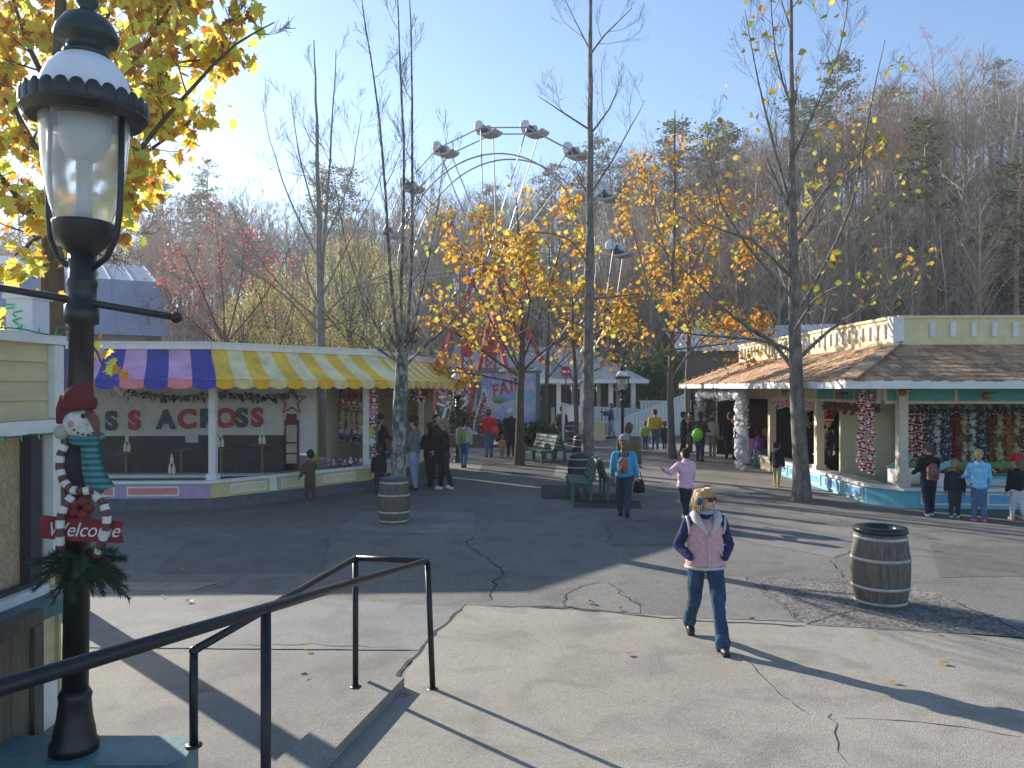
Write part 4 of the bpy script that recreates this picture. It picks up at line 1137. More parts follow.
for k in range(11):
    plush('pinkw', (8.32, 22.1 + k * .33, 2.17), .15, 'pink and white toy in the row hung over the far side counter', 'pink toys over the far side counter', -1.)
for r_ in range(2):
    for k in range(4):
        plush('cream', (9.1 + k * .33, 25.7, 1.95 - r_ * .42), .22, 'large cream toy on the dark wall of the far side stall', 'cream toys in the far side stall')
# white garland arch
fluff = leaf_mat('white_fluff', [(0, (.62, .62, .64)), (1, (.78, .78, .8))], .35)
ar = empty('garland_arch', (7.55, 28, 0), 'arch of fluffy white garland at the booth doorway', 'garland arch')
def fluffy(pts, rad, n, name):
    mb = MB(); pts = [V(p) for p in pts]
    for k in range(n):
        u = random.random() * (len(pts) - 1); i = int(u); p = pts[i].lerp(pts[i + 1], u - i)
        d = V((random.gauss(0, 1), random.gauss(0, 1), random.gauss(0, 1))).normalized()
        q_ = p + d * rad * random.uniform(.3, 1); sd = d.orthogonal().normalized() * random.uniform(.04, .09); t2 = d.cross(sd).normalized() * .08
        mb.add([q_ - sd - t2, q_ + sd - t2 * .4, q_ + sd * .7 + t2, q_ - sd + t2 * .6], [(0, 1, 2, 3)])
    mb.tube(pts, rad * .45, 8)
    return mb.build(name, fluff, ar)
fluffy([(7.35, 25.6, .25), (7.35, 25.6, 2.5)], .26, 600, 'garland_column'); fluffy([(7.35, 31.2, 1.1), (7.35, 31.2, 2.55)], .24, 350, 'garland_column'); fluffy([(7.35, 25.6, 2.5), (7.35, 28.4, 2.4), (7.35, 31.2, 2.5)], .24, 520, 'garland_swag')
fb = empty('flower_basket', (8.0, 27.9, 1.3), 'basket of orange and yellow flowers at the booth doorway', 'flower basket')
mb = MB(); mb.lathe([(.05, 1.2), (.22, 1.32), (.2, 1.33), (.05, 1.23)], 14, (8.0, 27.9, 0), closed=False); mb.tube([(8.0, 27.9, 0), (8., 27.9, 1.22)], .03, 6); mb.build('basket', woodd, fb)
mb = MB()
for k in range(40): mb.ell((8.0 + random.gauss(0, .14), 27.9 + random.gauss(0, .12), 1.42 + random.uniform(-.06, .1)), .06, 7, 5)
mb.build('flowers', leaf_mat('flower_mix', [(0, (.65, .10, .02)), (.5, (.7, .45, .04)), (1, (.2, .4, .05))], .2), fb)
# ------------------------------------------------------------------ street lamps (old style)
glass, nt, b_ = _nt('lantern_glass')
b_.inputs['Base Color'].default_value = (.93, .95, .95, 1); b_.inputs['Roughness'].default_value = .12; b_.inputs['IOR'].default_value = 1.12
b_.inputs['Transmission Weight'].default_value = .86; b_.inputs['Specular IOR Level'].default_value = .5
opal = mat('lamp_dome_white', (.80, .80, .82), rough=.35, var=.04)

def make_lamp(x, y, z0, top, label, near=True, tilt=0.):
    """built upright; z measured from the base, total height top"""
    t = empty('street_lamp', (x, y, z0), label, 'street lamp')
    k = top / 4.42
    def lz(z): return z0 + z * k
    n = 28 if near else 12
    c = (x, y, 0)
    b = MB(); b.lathe([(.135, lz(0)), (.135, lz(.05)), (.12, lz(.07)), (.115, lz(.12)), (.098, lz(.20)), (.088, lz(.30)), (.094, lz(.33)), (.08, lz(.36))], n, c); b.build('base', black, t, True)
    b = MB(); b.lathe([(.072, lz(.32)), (.07, lz(2.2)), (.066, lz(2.52)), (.094, lz(2.535)), (.094, lz(2.64)), (.08, lz(2.645)), (.078, lz(2.74)), (.084, lz(2.76)), (.084, lz(2.79)), (.075, lz(2.80)), (.078, lz(2.95))], n, c)
    b.build('pole', black, t, True)
    L0 = 2.94
    b = MB(); b.lathe([(.075, lz(L0)), (.12, lz(L0 + .05)), (.155, lz(L0 + .1)), (.165, lz(L0 + .17)), (.17, lz(L0 + .19)), (.15, lz(L0 + .2))], n, c)
    cup = b.build('lantern_cup', black, t, True)
    b = MB(); b.lathe([(.150, lz(L0 + .195)), (.185, lz(L0 + .3)), (.225, lz(L0 + .5)), (.243, lz(L0 + .72)), (.246, lz(L0 + .80)), (.238, lz(L0 + .80)), (.235, lz(L0 + .72)), (.217, lz(L0 + .5)), (.177, lz(L0 + .3)), (.142, lz(L0 + .195))], n, c, closed=False)
    b.build('globe', glass, t, True)
    b = MB(); b.lathe([(.05, lz(L0 + .195)), (.05, lz(L0 + .32)), (.042, lz(L0 + .34)), (.045, lz(L0 + .55)), (.06, lz(L0 + .56)), (.10, lz(L0 + .58)), (.14, lz(L0 + .66)), (.14, lz(L0 + .79)), (.02, lz(L0 + .80))], n, c); b.build('lamp_holder', mat('lamp_ceramic', (.55, .53, .47), rough=.45), t, True)
    for s_ in (-.26, PI - .26):
        b = MB(); ca, sa = math.cos(s_), math.sin(s_)
        q = lambda r_, z: (x + r_ * ca, y + r_ * sa, lz(z))
        b.tube([q(.26, L0 + .82), q(.26, L0 + .5), q(.255, L0 + .25), q(.235, L0 + .1), q(.17, L0 - .02), q(.075, L0 - .08)], .018, 8); b.build('bracket', black, t, True)
    b = MB(); b.lathe([(.25, lz(L0 + .80)), (.31, lz(L0 + .79)), (.345, lz(L0 + .83)), (.335, lz(L0 + .88)), (.26, lz(L0 + .90)), (.24, lz(L0 + .87))], n, c)
    if near:
        for q_ in range(26):
            a = 2 * PI * q_ / 26; b.ell((x + .335 * math.cos(a), y + .335 * math.sin(a), lz(L0 + .885)), (.014, .046, .06), 10, 6, rot=Matrix.Rotation(a, 3, 'Z'))
    b.build('crown_ring', black, t)
    b = MB(); b.lathe([(.262, lz(L0 + .89)), (.252, lz(L0 + .98)), (.215, lz(L0 + 1.08)), (.16, lz(L0 + 1.15)), (.12, lz(L0 + 1.175))], n, c); b.build('dome', opal, t, True)
    b = MB(); b.lathe([(.13, lz(L0 + 1.17)), (.125, lz(L0 + 1.20)), (.105, lz(L0 + 1.215)), (.11, lz(L0 + 1.265)), (.172, lz(L0 + 1.27)), (.178, lz(L0 + 1.295)), (.165, lz(L0 + 1.34)), (.125, lz(L0 + 1.40)), (.075, lz(L0 + 1.43)), (.045, lz(L0 + 1.445)), (.042, lz(L0 + 1.46)), (.062, lz(L0 + 1.485)), (.062, lz(L0 + 1.515)), (.03, lz(L0 + 1.54)), (.0, lz(L0 + 1.542))], n, c); b.build('finial', green_iron, t, True)
    return t
LX, LY, LZ0 = -2.60, 4.75, .5
lampN = make_lamp(LX, LY, LZ0, 4.42, 'tall black street lamp with glass lantern standing on the teal wall in the foreground')
lz = lambda z: LZ0 + z * 4.50 / 4.42
zb = CAMZ + (388 - 300) / F * LY
b = MB(); b.tube([(LX - .75, LY - .22, zb + .10), (LX + .52, LY + .10, zb - .085)], .022, 10); b.ell((LX + .52, LY + .10, zb - .085), .036, 12, 8); b.ell((LX - .75, LY - .22, zb + .10), .036, 12, 8); b.build('ladder_bar', black, lampN, True)
lampN.rotation_euler = (0, R(1.0), 0)
make_lamp(*GX(622.5, 33.8), 0, 3.62, 'slim black lamp post with white dome standing mid plaza behind the bench', False)
make_lamp(*GX(457.5, 28.5), 0, 3.38, 'lamp with white lantern top rising behind the end of the yellow awning', False)

# ------------------------------------------------------------------ snowman welcome decoration on the lamp
sn = empty('snowman_sign', (LX - .06, LY - .15, 1.9), 'snowman decoration in a red knit hat and teal scarf fixed to the foreground lamp', 'decoration')
def PL(px, py, dy=-.16): return P(px, py, LY + dy)
b = MB(); hc = PL(80, 424); b.ell(hc, (.098, .06, .082), 20, 12); b.ell(PL(88, 430), (.06, .06, .055), 16, 10)
sw = mat('snow_white', (.66, .63, .57), rough=.9, var=.3, scale=18, bump=.5)
hd = b.build('head', sw, sn, True)
b = MB(); b.tube([PL(90, 413, -.20), PL(94, 420, -.25), PL(97, 430, -.27), PL(98.5, 438, -.27)], [.026, .024, .017, .006], 10); b.build('nose', mat('nose_brick', (.22, .07, .05), rough=.8, var=.3), hd, True)
coal = mat('coal', (.02, .02, .022), rough=.6)
b = MB(); b.ell(PL(83, 416, -.226), (.012, .009, .015), 10, 6); b.build('eye', coal, hd, True)
for p in ((74, 430), (78, 433), (83, 434.5), (88, 435), (93, 433)):
    b = MB(); b.ell(PL(p[0], p[1], -.215), .007, 8, 6); b.build('mouth_pebble', coal, hd)
b = MB(); b.ell(PL(72, 424, -.212), (.022, .012, .02), 10, 6); b.build('cheek', mat('blush', (.55, .24, .22), rough=.9), hd, True)
red_knit = mat('red_knit', (.17, .025, .03), rough=.95, var=.3, scale=40, bump=.6)
b = MB(); b.ell(PL(79, 398), (.085, .08, .075), 18, 12); b.tube([PL(66, 408), PL(78, 403, -.19), PL(96, 404, -.19)], [.035, .045, .035], 10); b.ell(PL(84, 386), (.045, .045, .03)); b.tube([PL(68, 396, -.14), PL(62, 411, -.16), PL(61, 424, -.17)], [.045, .035, .026], 10)

hme = remesh(b, 'hat', [red_knit], .010, 2, .006); 
for v in hme.vertices: v.co -= V(sn.location)
hto = part_of('hat', hme, sn)
b = MB(); b.ell(PL(62, 432, -.18), .043, 14, 10); b.build('pompom', mat('pompom', (.62, .58, .48), rough=.95, bump=.8, scale=60), hto, True)
sc_m, nt, b_ = _nt('striped_scarf')
N = nt.nodes; tcn = N.new('ShaderNodeTexCoord'); wv = N.new('ShaderNodeTexWave'); wv.wave_type = 'BANDS'; wv.bands_direction = 'Z'; wv.inputs['Scale'].default_value = 9; wv.inputs['Distortion'].default_value = .6
nt.links.new(tcn.outputs['Object'], wv.inputs['Vector']); cr_ = N.new('ShaderNodeValToRGB'); cr_.color_ramp.elements[0].color = (.02, .10, .12, 1); cr_.color_ramp.elements[1].color = (.07, .25, .23, 1); cr_.color_ramp.elements[0].position = .42; cr_.color_ramp.elements[1].position = .58
nt.links.new(wv.outputs['Fac'], cr_.inputs['Fac']); nt.links.new(cr_.outputs['Color'], b_.inputs['Base Color']); b_.inputs['Roughness'].default_value = .9
b = MB()
L1 = [(80, 440), (81, 455), (82, 472), (86, 486), (95, 493)]; R1 = [(98, 440), (98, 452), (102, 468), (108, 480), (114, 487)]
for i in range(4):
    for k in range(4):
        def pt(i_, u, back):
            l = PL(*L1[i_], -.21); r_ = PL(*R1[i_], -.21); p = l.lerp(r_, u); p.y += -.025 * math.sin(PI * u) + .03 * back + .012 * math.sin(u * 12); return p
        for bk in (0, 1): b.quad(pt(i, k / 4, bk), pt(i + 1, k / 4, bk), pt(i + 1, (k + 1) / 4, bk), pt(i, (k + 1) / 4, bk))
b.tube([PL(70, 437, -.13), PL(76, 441, -.21), PL(88, 442, -.225), PL(98, 438, -.2), PL(100, 436, -.12)], .026, 10)
b.build('scarf', sc_m, sn, True)
b = MB(); b.tube([PL(76, 445, -.1), PL(75, 470, -.1), PL(76, 500, -.1)], [.06, .075, .05], 12); b.build('body_post', mat('sn_dark', (.025, .022, .025), rough=.8), sn, True)
# striped candy garland
st1 = mat('stripe_white', (.66, .64, .58), rough=.7); st2 = mat('stripe_brown', (.16, .05, .04), rough=.7)
def candy(pts, name, parent, r_=.024, n=9):
    b = MB(); pts = [V(p) for p in pts]
    fine = []
    for i in range(len(pts) - 1):
        for k in range(4): fine.append(pts[i].lerp(pts[i + 1], k / 4))
    fine.append(pts[-1])
    for i in range(len(fine) - 1):
        b.mi = 0 if (i // 2) % 2 == 0 else 1
        b.tube([fine[i], fine[i + 1]], r_, n, caps=True)
    return b.build(name, [st1, st2], parent)
candy([PL(65, 445, -.16), PL(60, 456, -.17), PL(60, 470, -.18), PL(64, 482, -.19), PL(72, 490, -.2), PL(84, 491, -.21), PL(96, 489, -.2), PL(101, 494, -.19)], 'candy_garland', sn)
wl = empty('welcome_sign', (LX, LY - .2, 1.78), 'red wooden board lettered Welcome hung on the foreground lamp', 'sign')
b = MB(); pts = [(38, 519), (44, 515), (60, 517), (90, 519), (124, 521), (121, 531), (124, 543), (90, 542), (60, 540), (38, 538), (41, 530)]
f = [PL(p[0], p[1], -.22) for p in pts]; k_ = [PL(p[0], p[1], -.19) for p in pts]; n_ = len(pts)
b.add(f + k_, [tuple(range(n_))[::-1], tuple(range(n_, 2 * n_))] + [(i, (i + 1) % n_, (i + 1) % n_ + n_, i + n_) for i in range(n_)])
bo = b.build('board', mat('sign_board_red', (.22, .018, .025), rough=.7, var=.25, scale=12), wl)
b = MB(); put_text(b, 'Welcome', PL(83, 530.5, -.226), .112, .003, 0, R(-1.2), .32, .0, sx=.92); b.build('lettering', mat('letter_white', (.68, .66, .6), rough=.7), bo)
candy([PL(72, 496, -.22), PL(64, 506, -.24), PL(60, 520, -.25), PL(60, 536, -.25), PL(60, 552, -.22)], 'hanger', wl)
candy([PL(96, 496, -.22), PL(104, 505, -.24), PL(107, 516, -.25), PL(106, 530, -.25), PL(100, 548, -.22), PL(97, 556, -.2)], 'hanger', wl)
b = MB(); 
for k in range(5):
    a = k * 1.256; b.ell(PL(80 + 9 * math.cos(a), 508 + 7 * math.sin(a), -.21), (.035, .02, .028), 8, 6)
b.build('bow', mat('bow_red', (.20, .02, .025), rough=.6), wl, True)
# evergreen swag
ndl = leaf_mat('spruce_needle', [(0, (.03, .07, .05)), (.6, (.055, .11, .085)), (1, (.09, .15, .12))], .25)
sg = empty('evergreen_swag', (LX, LY - .15, 1.5), 'dark green spruce swag wired to the lamp below the welcome board', 'swag')
b = MB(); tw = MB(); random.seed(21)
for k in range(64):
    u = random.random(); o_ = PL(80 + random.uniform(-8, 8), 565 + random.uniform(-6, 6), -.14)
    tx = random.uniform(28, 130); 
    ty = 572 + random.uniform(-22, 20) + (18 if tx < 60 else (8 if tx > 100 else 14)) * random.random()
    e = PL(tx, ty, -.14 + random.uniform(-.18, .06)); mid = o_.lerp(e, .55) + V((0, 0, .04))
    tw.tube([o_, mid, e], .005, 4)
    for j in range(120):
        s_ = .2 + .8 * j / 120
        p = o_.lerp(mid, s_ / .55) if s_ < .55 else mid.lerp(e, (s_ - .55) / .45)
        ax = (e - o_).normalized(); rd = V((random.gauss(0, 1), random.gauss(0, 1), random.gauss(0, 1))); rd = (rd - ax * rd.dot(ax)).normalized()
        d = (ax * .8 + rd).normalized() * random.uniform(.032, .05); sd = d.cross(rd + V((.1, .2, .3))).normalized() * .0048
        b.add([p - sd, p + sd, p + d], [(0, 1, 2)])
b.build('needles', ndl, sg); tw.build('twigs', mat('twig_brown', (.07, .04, .025)), sg)

# ------------------------------------------------------------------ near yellow ticket booth at the left edge
tbth = empty('ticket_booth', (-4.6, 6.2, 0), 'yellow clapboard booth with white trim and burlap window at the left edge', 'booth')
WX, WY = -3.62, 6.35                      # right front corner; wall runs towards camera along -Y (and away to the left behind)
clap = mat('clapboard', (.52, .46, .25), rough=.65, var=.12, scale=3, stretch=(.6, .6, 4), bump=.06, island=.06)
wy0 = 3.6
def wx(y): return WX + (y - WY) * .06
zt = lambda py: CAMZ + (HY - py) / F * 6.3
b = MB()
z = 2.41
while z < 2.98:
    for y0, y1 in ((wy0, 6.22),):
        p0 = (wx(y0) , y0, z); p1 = (wx(y1), y1, z)
        b.add([(p0[0] + .022, y0, z), (p1[0] + .022, y1, z), (p1[0], y1, z + .143), (p0[0], y0, z + .143), (p0[0] - .03, y0, z), (p1[0] - .03, y1, z), (p1[0] - .03, y1, z + .143), (p0[0] - .03, y0, z + .143)],
              [(0, 1, 2, 3), (5, 4, 7, 6), (0, 3, 7, 4), (1, 5, 6, 2), (0, 4, 5, 1), (3, 2, 6, 7)])
    z += .146
b.build('header_siding', clap, tbth)
b = MB()
b.bar((wx(wy0) + .03, wy0, 3.025), (wx(6.36) + .03, 6.36, 3.025), .10, .07); b.bar((wx(wy0) + .03, wy0, 2.355), (wx(6.36) + .03, 6.36, 2.355), .09, .10); b.box((WX + .005, 6.30, 2.70), (.10, .13, .57)); b.bar((wx(wy0), wy0, 1.10), (wx(6.2), 6.2, 1.10), .09, .07)
b.box((WX, 6.30, 1.74), (.075, .10, 1.13)); b.box((WX - .005, 6.2, .20), (.06, .36, .38))
b.build('trim', white, tbth)
b = MB(); b.box((WX - .02, 6.19, .74), (.05, .32, .68)); b.box((WX + .012, 6.345, .55), (.05, .03, 1.08)); b.build('wall_panel', clap, tbth)
b = MB(); b.bar((wx(wy0) - .12, wy0, 1.74), (wx(6.08) - .12, 6.08, 1.74), .03, 1.18); b.build('window_panel', mat('burlap', (.40, .30, .17), rough=.95, var=.3, scale=30, bump=.4), tbth)
b = MB(); b.box((wx(6.08) - .07, 6.15, 1.74), (.10, .14, 1.16)); b.bar((wx(wy0) - .05, wy0, 1.15), (wx(6.2) - .05, 6.2, 1.15), .06, .04); b.build('window_frame', mat('frame_dark', (.035, .037, .045), rough=.5), tbth)
b = MB(); b.bar((wx(wy0) + .10, wy0, 1.01), (wx(6.28) + .10, 6.28, 1.01), .28, .11); b.build('counter_shelf', mat('shelf_teal', (.06, .14, .15), rough=.5, var=.3), tbth)
b = MB(); b.box((-5.2, 6.36, 1.5), (3.1, .06, 3.0)); b.box((-5.3, 4.9, 3.03), (3.2, 3.0, .06)); b.box((-4.0, 5.05, .5), (.06, 2.9, 1.0)); b.build('rear_wall', clap, tbth)
# white chimney-like box on the roof corner
b = MB(); b.box((-3.72, 6.15, 3.19), (.20, .22, .28)); b.box((-3.72, 6.15, 3.345), (.24, .26, .035)); b.build('roof_box', mat('white_box', (.62, .64, .68), rough=.5, var=.08), tbth)
b = MB(); 
sl_ = empty('string_lights', (-3.6, 5, 3.05), 'green mini lights strung along the ticket booth trim', 'string lights')
gb = mat('green_bulb', (.02, .45, .22), rough=.25); 
cb = MB(); cb.tube([(wx(y) + .09, y, 3.07 + .01 * math.sin(y * 9)) for y in [wy0 + .1 * k for k in range(28)]], .005, 5); cb.tube([(wx(y) + .09, y, 2.31 - .012 * abs(math.sin(y * 9))) for y in [wy0 + .1 * k for k in range(28)]], .005, 5); cb.build('cable', mat('green_cable', (.02, .12, .06)), sl_)
def bulb(p, q_):
    f = MB(); f.cap(p, q_, .007, .004, 6); f.build('bulb', gb, sl_)
for k in range(14):
    y = wy0 + .2 * k; bulb((wx(y) + .09, y, 3.07), (wx(y) + .10, y, 3.105)); bulb((wx(y) + .09, y, 2.30), (wx(y) + .10, y, 2.262))
for k in range(7): bulb((-3.78 + random.uniform(-.05, .05), 6.035, 3.1 + k * .03), (-3.74 + random.uniform(-.05, .05), 6.03, 3.13 + k * .025))
# brown gate panel in front of it
gt = empty('wooden_gate', (-3.1, 4.9, 0), 'brown framed wooden gate panel at the lower left beside the teal wall', 'gate')
gx0, gy0, gx1, gy1 = -3.10, 5.22, -3.06, 3.6
b = MB(); b.bar((gx0, gy0, 1.17), (gx1, gy1, 1.17), .09, .09); b.bar((gx0, gy0, .30), (gx1, gy1, .30), .07, .10); b.box((gx0, gy0 - .05, .585), (.09, .10, 1.07)); b.build('frame', woodd, gt)
for k in range(8):
    b = MB(); b.box((gx0 - .005, gy0 - .19 - k * .182, .735), (.035, .175, .765)); b.build('board', mat('gate_board', (.15, .115, .08), rough=.85, var=.35, scale=4, stretch=(5, 5, .5), bump=.3), gt)
b = MB(); b.bar((gx0 - .16, gy0, 1.165), (gx1 - .16, gy1, 1.165), .22, .05); b.build('ledge', slatep, gt)

# ------------------------------------------------------------------ teal wall, kerb and handrails
tw_ = MB(); tw_.prism([(-3.3, 4.56), (-1.98, 4.56), (-1.90, 4.66), (-1.94, 4.95), (-3.3, 4.95)], 0, .5)
tag(tw_.build('low_wall', mat('teal_concrete', (.07, .17, .18), rough=.5, var=.35, scale=5, bump=.1), loc=(-2.6, 4.75, 0)), 'low teal painted wall under the foreground lamp', 'wall')
kb = MB(); kb.prism([(-.95, 7.06), (-1.33, 5.3), (-2.0, 2.2), (-2.35, 2.2), (-1.66, 5.3), (-1.22, 7.06)], 0, .10)
tag(kb.build('kerb', ground_mat('kerb_concrete', (.23, .215, .19), (.30, .28, .25), .18, 1., 70)), kind='structure')
hr = empty('handrail', (-.76, 7.02, 0), 'black pipe handrail looping over the concrete kerb in the foreground', 'handrail')
A0 = V((-.76, 7.02, 1.13)); A1 = V((-1.20, 3.9, 1.575)); A2 = A1 + (A1 - A0) * .75
pipe = mat('rail_black', (.014, .015, .018), rough=.4, var=.35, scale=20, bump=.08)
B0 = V((-1.385, 7.08, 1.145)); B1 = V((-1.91, 4.8, 1.075))
b = MB(); b.tube([A2, A0], .0265, 14); b.ell(A0, .028, 12, 8); b.build('rail', pipe, hr, True)
b = MB(); b.tube([A0, B0], .0265, 14); b.ell(B0, .028, 12, 8); b.build('cross_bar', pipe, hr, True)
b = MB(); b.tube([B0, B1], .0265, 14); b.ell(B1, .028, 12, 8); b.build('rail', pipe, hr, True)
for p, z0 in ((A0 + V((.02, .0, 0)), 0), (A1, 0), (B0, 0.0), (B1, .5)):
    b = MB(); b.tube([(p.x + (.045 if p.y > 6.9 and p.x > -1 else 0), p.y, z0), (p.x, p.y, p.z)], .0255, 14); b.lathe([(.05, z0), (.05, z0 + .012), (.027, z0 + .014)], 14, (p.x + (.045 if p.y > 6.9 and p.x > -1 else 0), p.y, 0)); b.build('post', pipe, hr, True)

# ------------------------------------------------------------------ barrels
stave_m = mat('barrel_stave', (.115, .102, .085), rough=.7, var=.45, scale=6, stretch=(5, 5, .6), island=.22, bump=.25)
hoop_m = mat('barrel_hoop', (.42, .41, .38), rough=.5, metal=.3, var=.25)
def prof(z): return .285 + .055 * (1 - ((z - .46) / .46) ** 2)
def make_barrel(label, lid, stave=stave_m):
    t = empty('barrel', (0, 0, 0), label, 'barrel')
    b = MB(); n = 22
    for k in range(n):
        a0 = 2 * PI * k / n + .004; a1 = 2 * PI * (k + 1) / n - .004; vs = []; fs = []
        zs = [0, .15, .31, .46, .61, .77, .92]
        for z in zs:
            for a in (a0, (a0 + a1) / 2, a1): r_ = prof(z) * (.996 if a != (a0 + a1) / 2 else 1.0); vs.append((r_ * math.cos(a), r_ * math.sin(a), z))
        for i in range(6):
            for j in range(2): fs.append((i * 3 + j, i * 3 + j + 1, i * 3 + j + 4, i * 3 + j + 3))
        b.add(vs, fs)
    b.lathe([(.27, .0), (.32, .46), (.27, .9)], 20); b.build('staves', stave, t)
    for z in (.06, .25, .335, .60, .685, .86):
        if z in (.335, .6): pass
        b = MB(); b.lathe([(prof(z - .02) + .003, z - .02), (prof(z - .02) + .009, z - .02), (prof(z + .02) + .009, z + .02), (prof(z + .02) + .003, z + .02)], 28, closed=False)
        if z in (.06, .25, .60, .86) : b.build('hoop', hoop_m, t, True)
    if lid == 'ring':
        b = MB(); b.lathe([(.30, .915), (.315, .93), (.30, .985), (.24, .995), (.20, .98), (.19, .93), (.19, .80), (.0, .79)], 28, closed=False); b.build('lid_ring', mat('lid_black', (.015, .017, .022), rough=.3, var=.3), t, True)
    elif lid == 'blue':
        b = MB(); b.lathe([(.29, .915), (.30, .93), (.28, .96), (.0, .965)], 24); b.build('lid', mat('lid_slate', (.05, .065, .10), rough=.35), t, True)
        b = MB(); b.box((0, -.05, .972), (.16, .12, .012), .2); b.build('lid_flap', mat('lid_flap', (.12, .25, .42), rough=.4), t)
    else:
        b = MB(); b.lathe([(.29, .90), (.30, .93), (.25, 1.0), (.1, 1.06), (.0, 1.07)], 20); b.build('lid', mat('lid_dark', (.02, .022, .028), rough=.4), t, True)
    return t
bx, by = G(885, 607.5); b1 = make_barrel('dark stave barrel bin with pale hoops and black ring lid on the aggregate patch', 'ring'); b1.location = (bx, by + .12, .006); b1.scale = (1, 1, .965)
wood2 = mat('barrel_brown', (.115, .092, .066), rough=.7, var=.4, scale=6, stretch=(5, 5, .6), island=.2, bump=.25)
bx, by = G(394, 523); b2 = make_barrel('brown stave barrel bin with a blue lid at the foot of the bare tree', 'blue', wood2); b2.location = (bx, by, .005); b2.scale = (.92, .92, .93)
dk = mat('barrel_dark', (.03, .03, .032), rough=.6, var=.4, scale=6, stretch=(5, 5, .6), island=.2)
b3 = make_barrel('dark barrel bin behind the front bench, in front of the tall tree', 'dome', dk); b3.location = (*GX(579, 21.6), 0); b3.scale = (.9, .9, .86)
copy_thing(b3, (*GX(581, 28.5), 0), 0, .95, 'dark barrel bin between the two thin trees past the second bench')
copy_thing(b3, (*GX(572, 38.2), 0), 0, 1, 'dark barrel bin in front of the white ramp fence')
# ------------------------------------------------------------------ green benches, back to back pairs
gwood = mat('bench_green', (.045, .13, .095), rough=.6, var=.3, scale=6, bump=.12)
def make_bench(label):
    t = empty('park_bench', (0, 0, 0), label, 'bench', None)
    Lh = .9
    for k in range(4):
        b = MB(); b.box((-.16 - .118 * k + .0, 0, .45 - .006 * (3 - k)), (.10, 2 * Lh, .035)); b.build('seat_slat', gwood, t)
    for k in range(4):
        z = .55 + k * .125; b = MB(); b.box((-.075 + .04 * k, 0, z), (.03, 2 * Lh, .095), rot=Matrix.Rotation(R(17), 3, 'Y')); b.build('back_slat', gwood, t)
    for y in (-.8, .0, .8):
        b = MB(); b.bar((-.52, y, .0), (-.52, y, .41), .09, .06, up=(1, 0, 0)); b.build('leg', gwood, t)
        b = MB(); b.bar((-.10, y, .0), (-.10, y, .42), .07, .06, up=(1, 0, 0)); b.bar((-.11, y + .001, .40), (.075, y + .001, 1.0), .06, .05, up=(0, 1, 0)); b.build('leg', gwood, t)
        b = MB(); b.bar((-.58, y + .002, .39), (-.06, y + .002, .40), .06, .06); b.build('seat_rail', gwood, t)
    return t
bA = make_bench('green slatted bench facing left, front pair beside the tall tree'); bA.location = (1.93, 19.4, 0); bA['group'] = 'green benches set back to back'
copy_thing(bA, (2.13, 19.4, 0), PI, 1, 'green slatted bench facing right, front pair beside the woman in bright blue')
ang = R(-22)
copy_thing(bA, (1.22, 28.9, 0), -ang, 1, 'green slatted bench facing left, further pair beside the orange leaved tree')
copy_thing(bA, (1.22 + .25 * math.cos(ang), 28.9 - .25 * math.sin(ang), 0), PI - ang, 1, 'green slatted bench facing right, further pair near the dark bin')

# ------------------------------------------------------------------ barn at the back left
barn = empty('barn', (-35, 43, 0), 'blue grey metal gambrel barn behind the striped stall', 'barn')
mroof = mat('barn_metal', (.24, .29, .36), rough=.5, var=.15, scale=2, metal=.3, stretch=(1, .1, .1))
gp = [(-6.4, 4.9), (-5.6, 5.5), (-3.7, 7.55), (0, 8.75), (3.7, 7.55), (5.6, 5.5), (6.4, 4.9)]
ph = R(33); bo_ = V((-18.4, 40.2, 0))
BX = lambda x, y, z: bo_ + V((x * math.cos(ph) - y * math.sin(ph), x * math.sin(ph) + y * math.cos(ph), z))
b = MB()
for i in range(len(gp) - 1):
    (y0, z0), (y1, z1) = gp[i], gp[i + 1]; b.quad(BX(-45, y0, z0), BX(0, y0, z0), BX(0, y1, z1), BX(-45, y1, z1))
    for k in range(40):
        x = -.1 - k * .95; b.bar(BX(x, y0, z0 + .02), BX(x, y1, z1 + .02), .05, .05)
b.build('roof', mroof, barn)
b = MB(); b.add([BX(-.3, y, z - .03) for y, z in gp] + [BX(-.3, 5.4, 0), BX(-.3, -5.4, 0)], [tuple(range(9))]); b.quad(BX(-45, -5.4, 0), BX(-.3, -5.4, 0), BX(-.3, -5.4, 5.4), BX(-45, -5.4, 5.4)); b.build('wall', mat('barn_wall', (.30, .32, .34), var=.15), barn)
b = MB(); b.tube([(-15.9, 35, 2), (-15.9, 35, 6.4)], .07, 6); tag(b.build('pipe', mat('pipe_grey', (.13, .16, .16)), loc=(-15.9, 35, 0)), 'grey vent pipe standing in front of the barn roof', 'pipe')

# ------------------------------------------------------------------ pavilion with white ramp fence, far buildings
pv = empty('pavilion', (4.6, 47, 0), 'white open pavilion with pale grey hip roof behind the tall tree', 'pavilion')
groof = mat('pale_roof', (.30, .30, .31), rough=.8, var=.2, scale=1.5, stretch=(2, .3, .3))
b = MB(); x0, x1, y0, y1 = .9, 6.9, 44.5, 51
b.add([(x0 - .6, y0 - .6, 3.1), (x1 + .6, y0 - .6, 3.1), (x1 + .6, y1 + .6, 3.1), (x0 - .6, y1 + .6, 3.1), (x0 + 2.2, 47.8, 4.8), (x1 - 2.2, 47.8, 4.8)], [(0, 1, 5, 4), (1, 2, 5), (2, 3, 4, 5), (3, 0, 4), (3, 2, 1, 0)]); b.build('roof', groof, pv)
b = MB(); b.bar((x0 - .6, y0 - .62, 3.02), (x1 + .6, y0 - .62, 3.02), .08, .22); b.bar((x0 - .62, y0 - .6, 3.02), (x0 - .62, y1, 3.02), .08, .22); b.build('eave', white, pv)
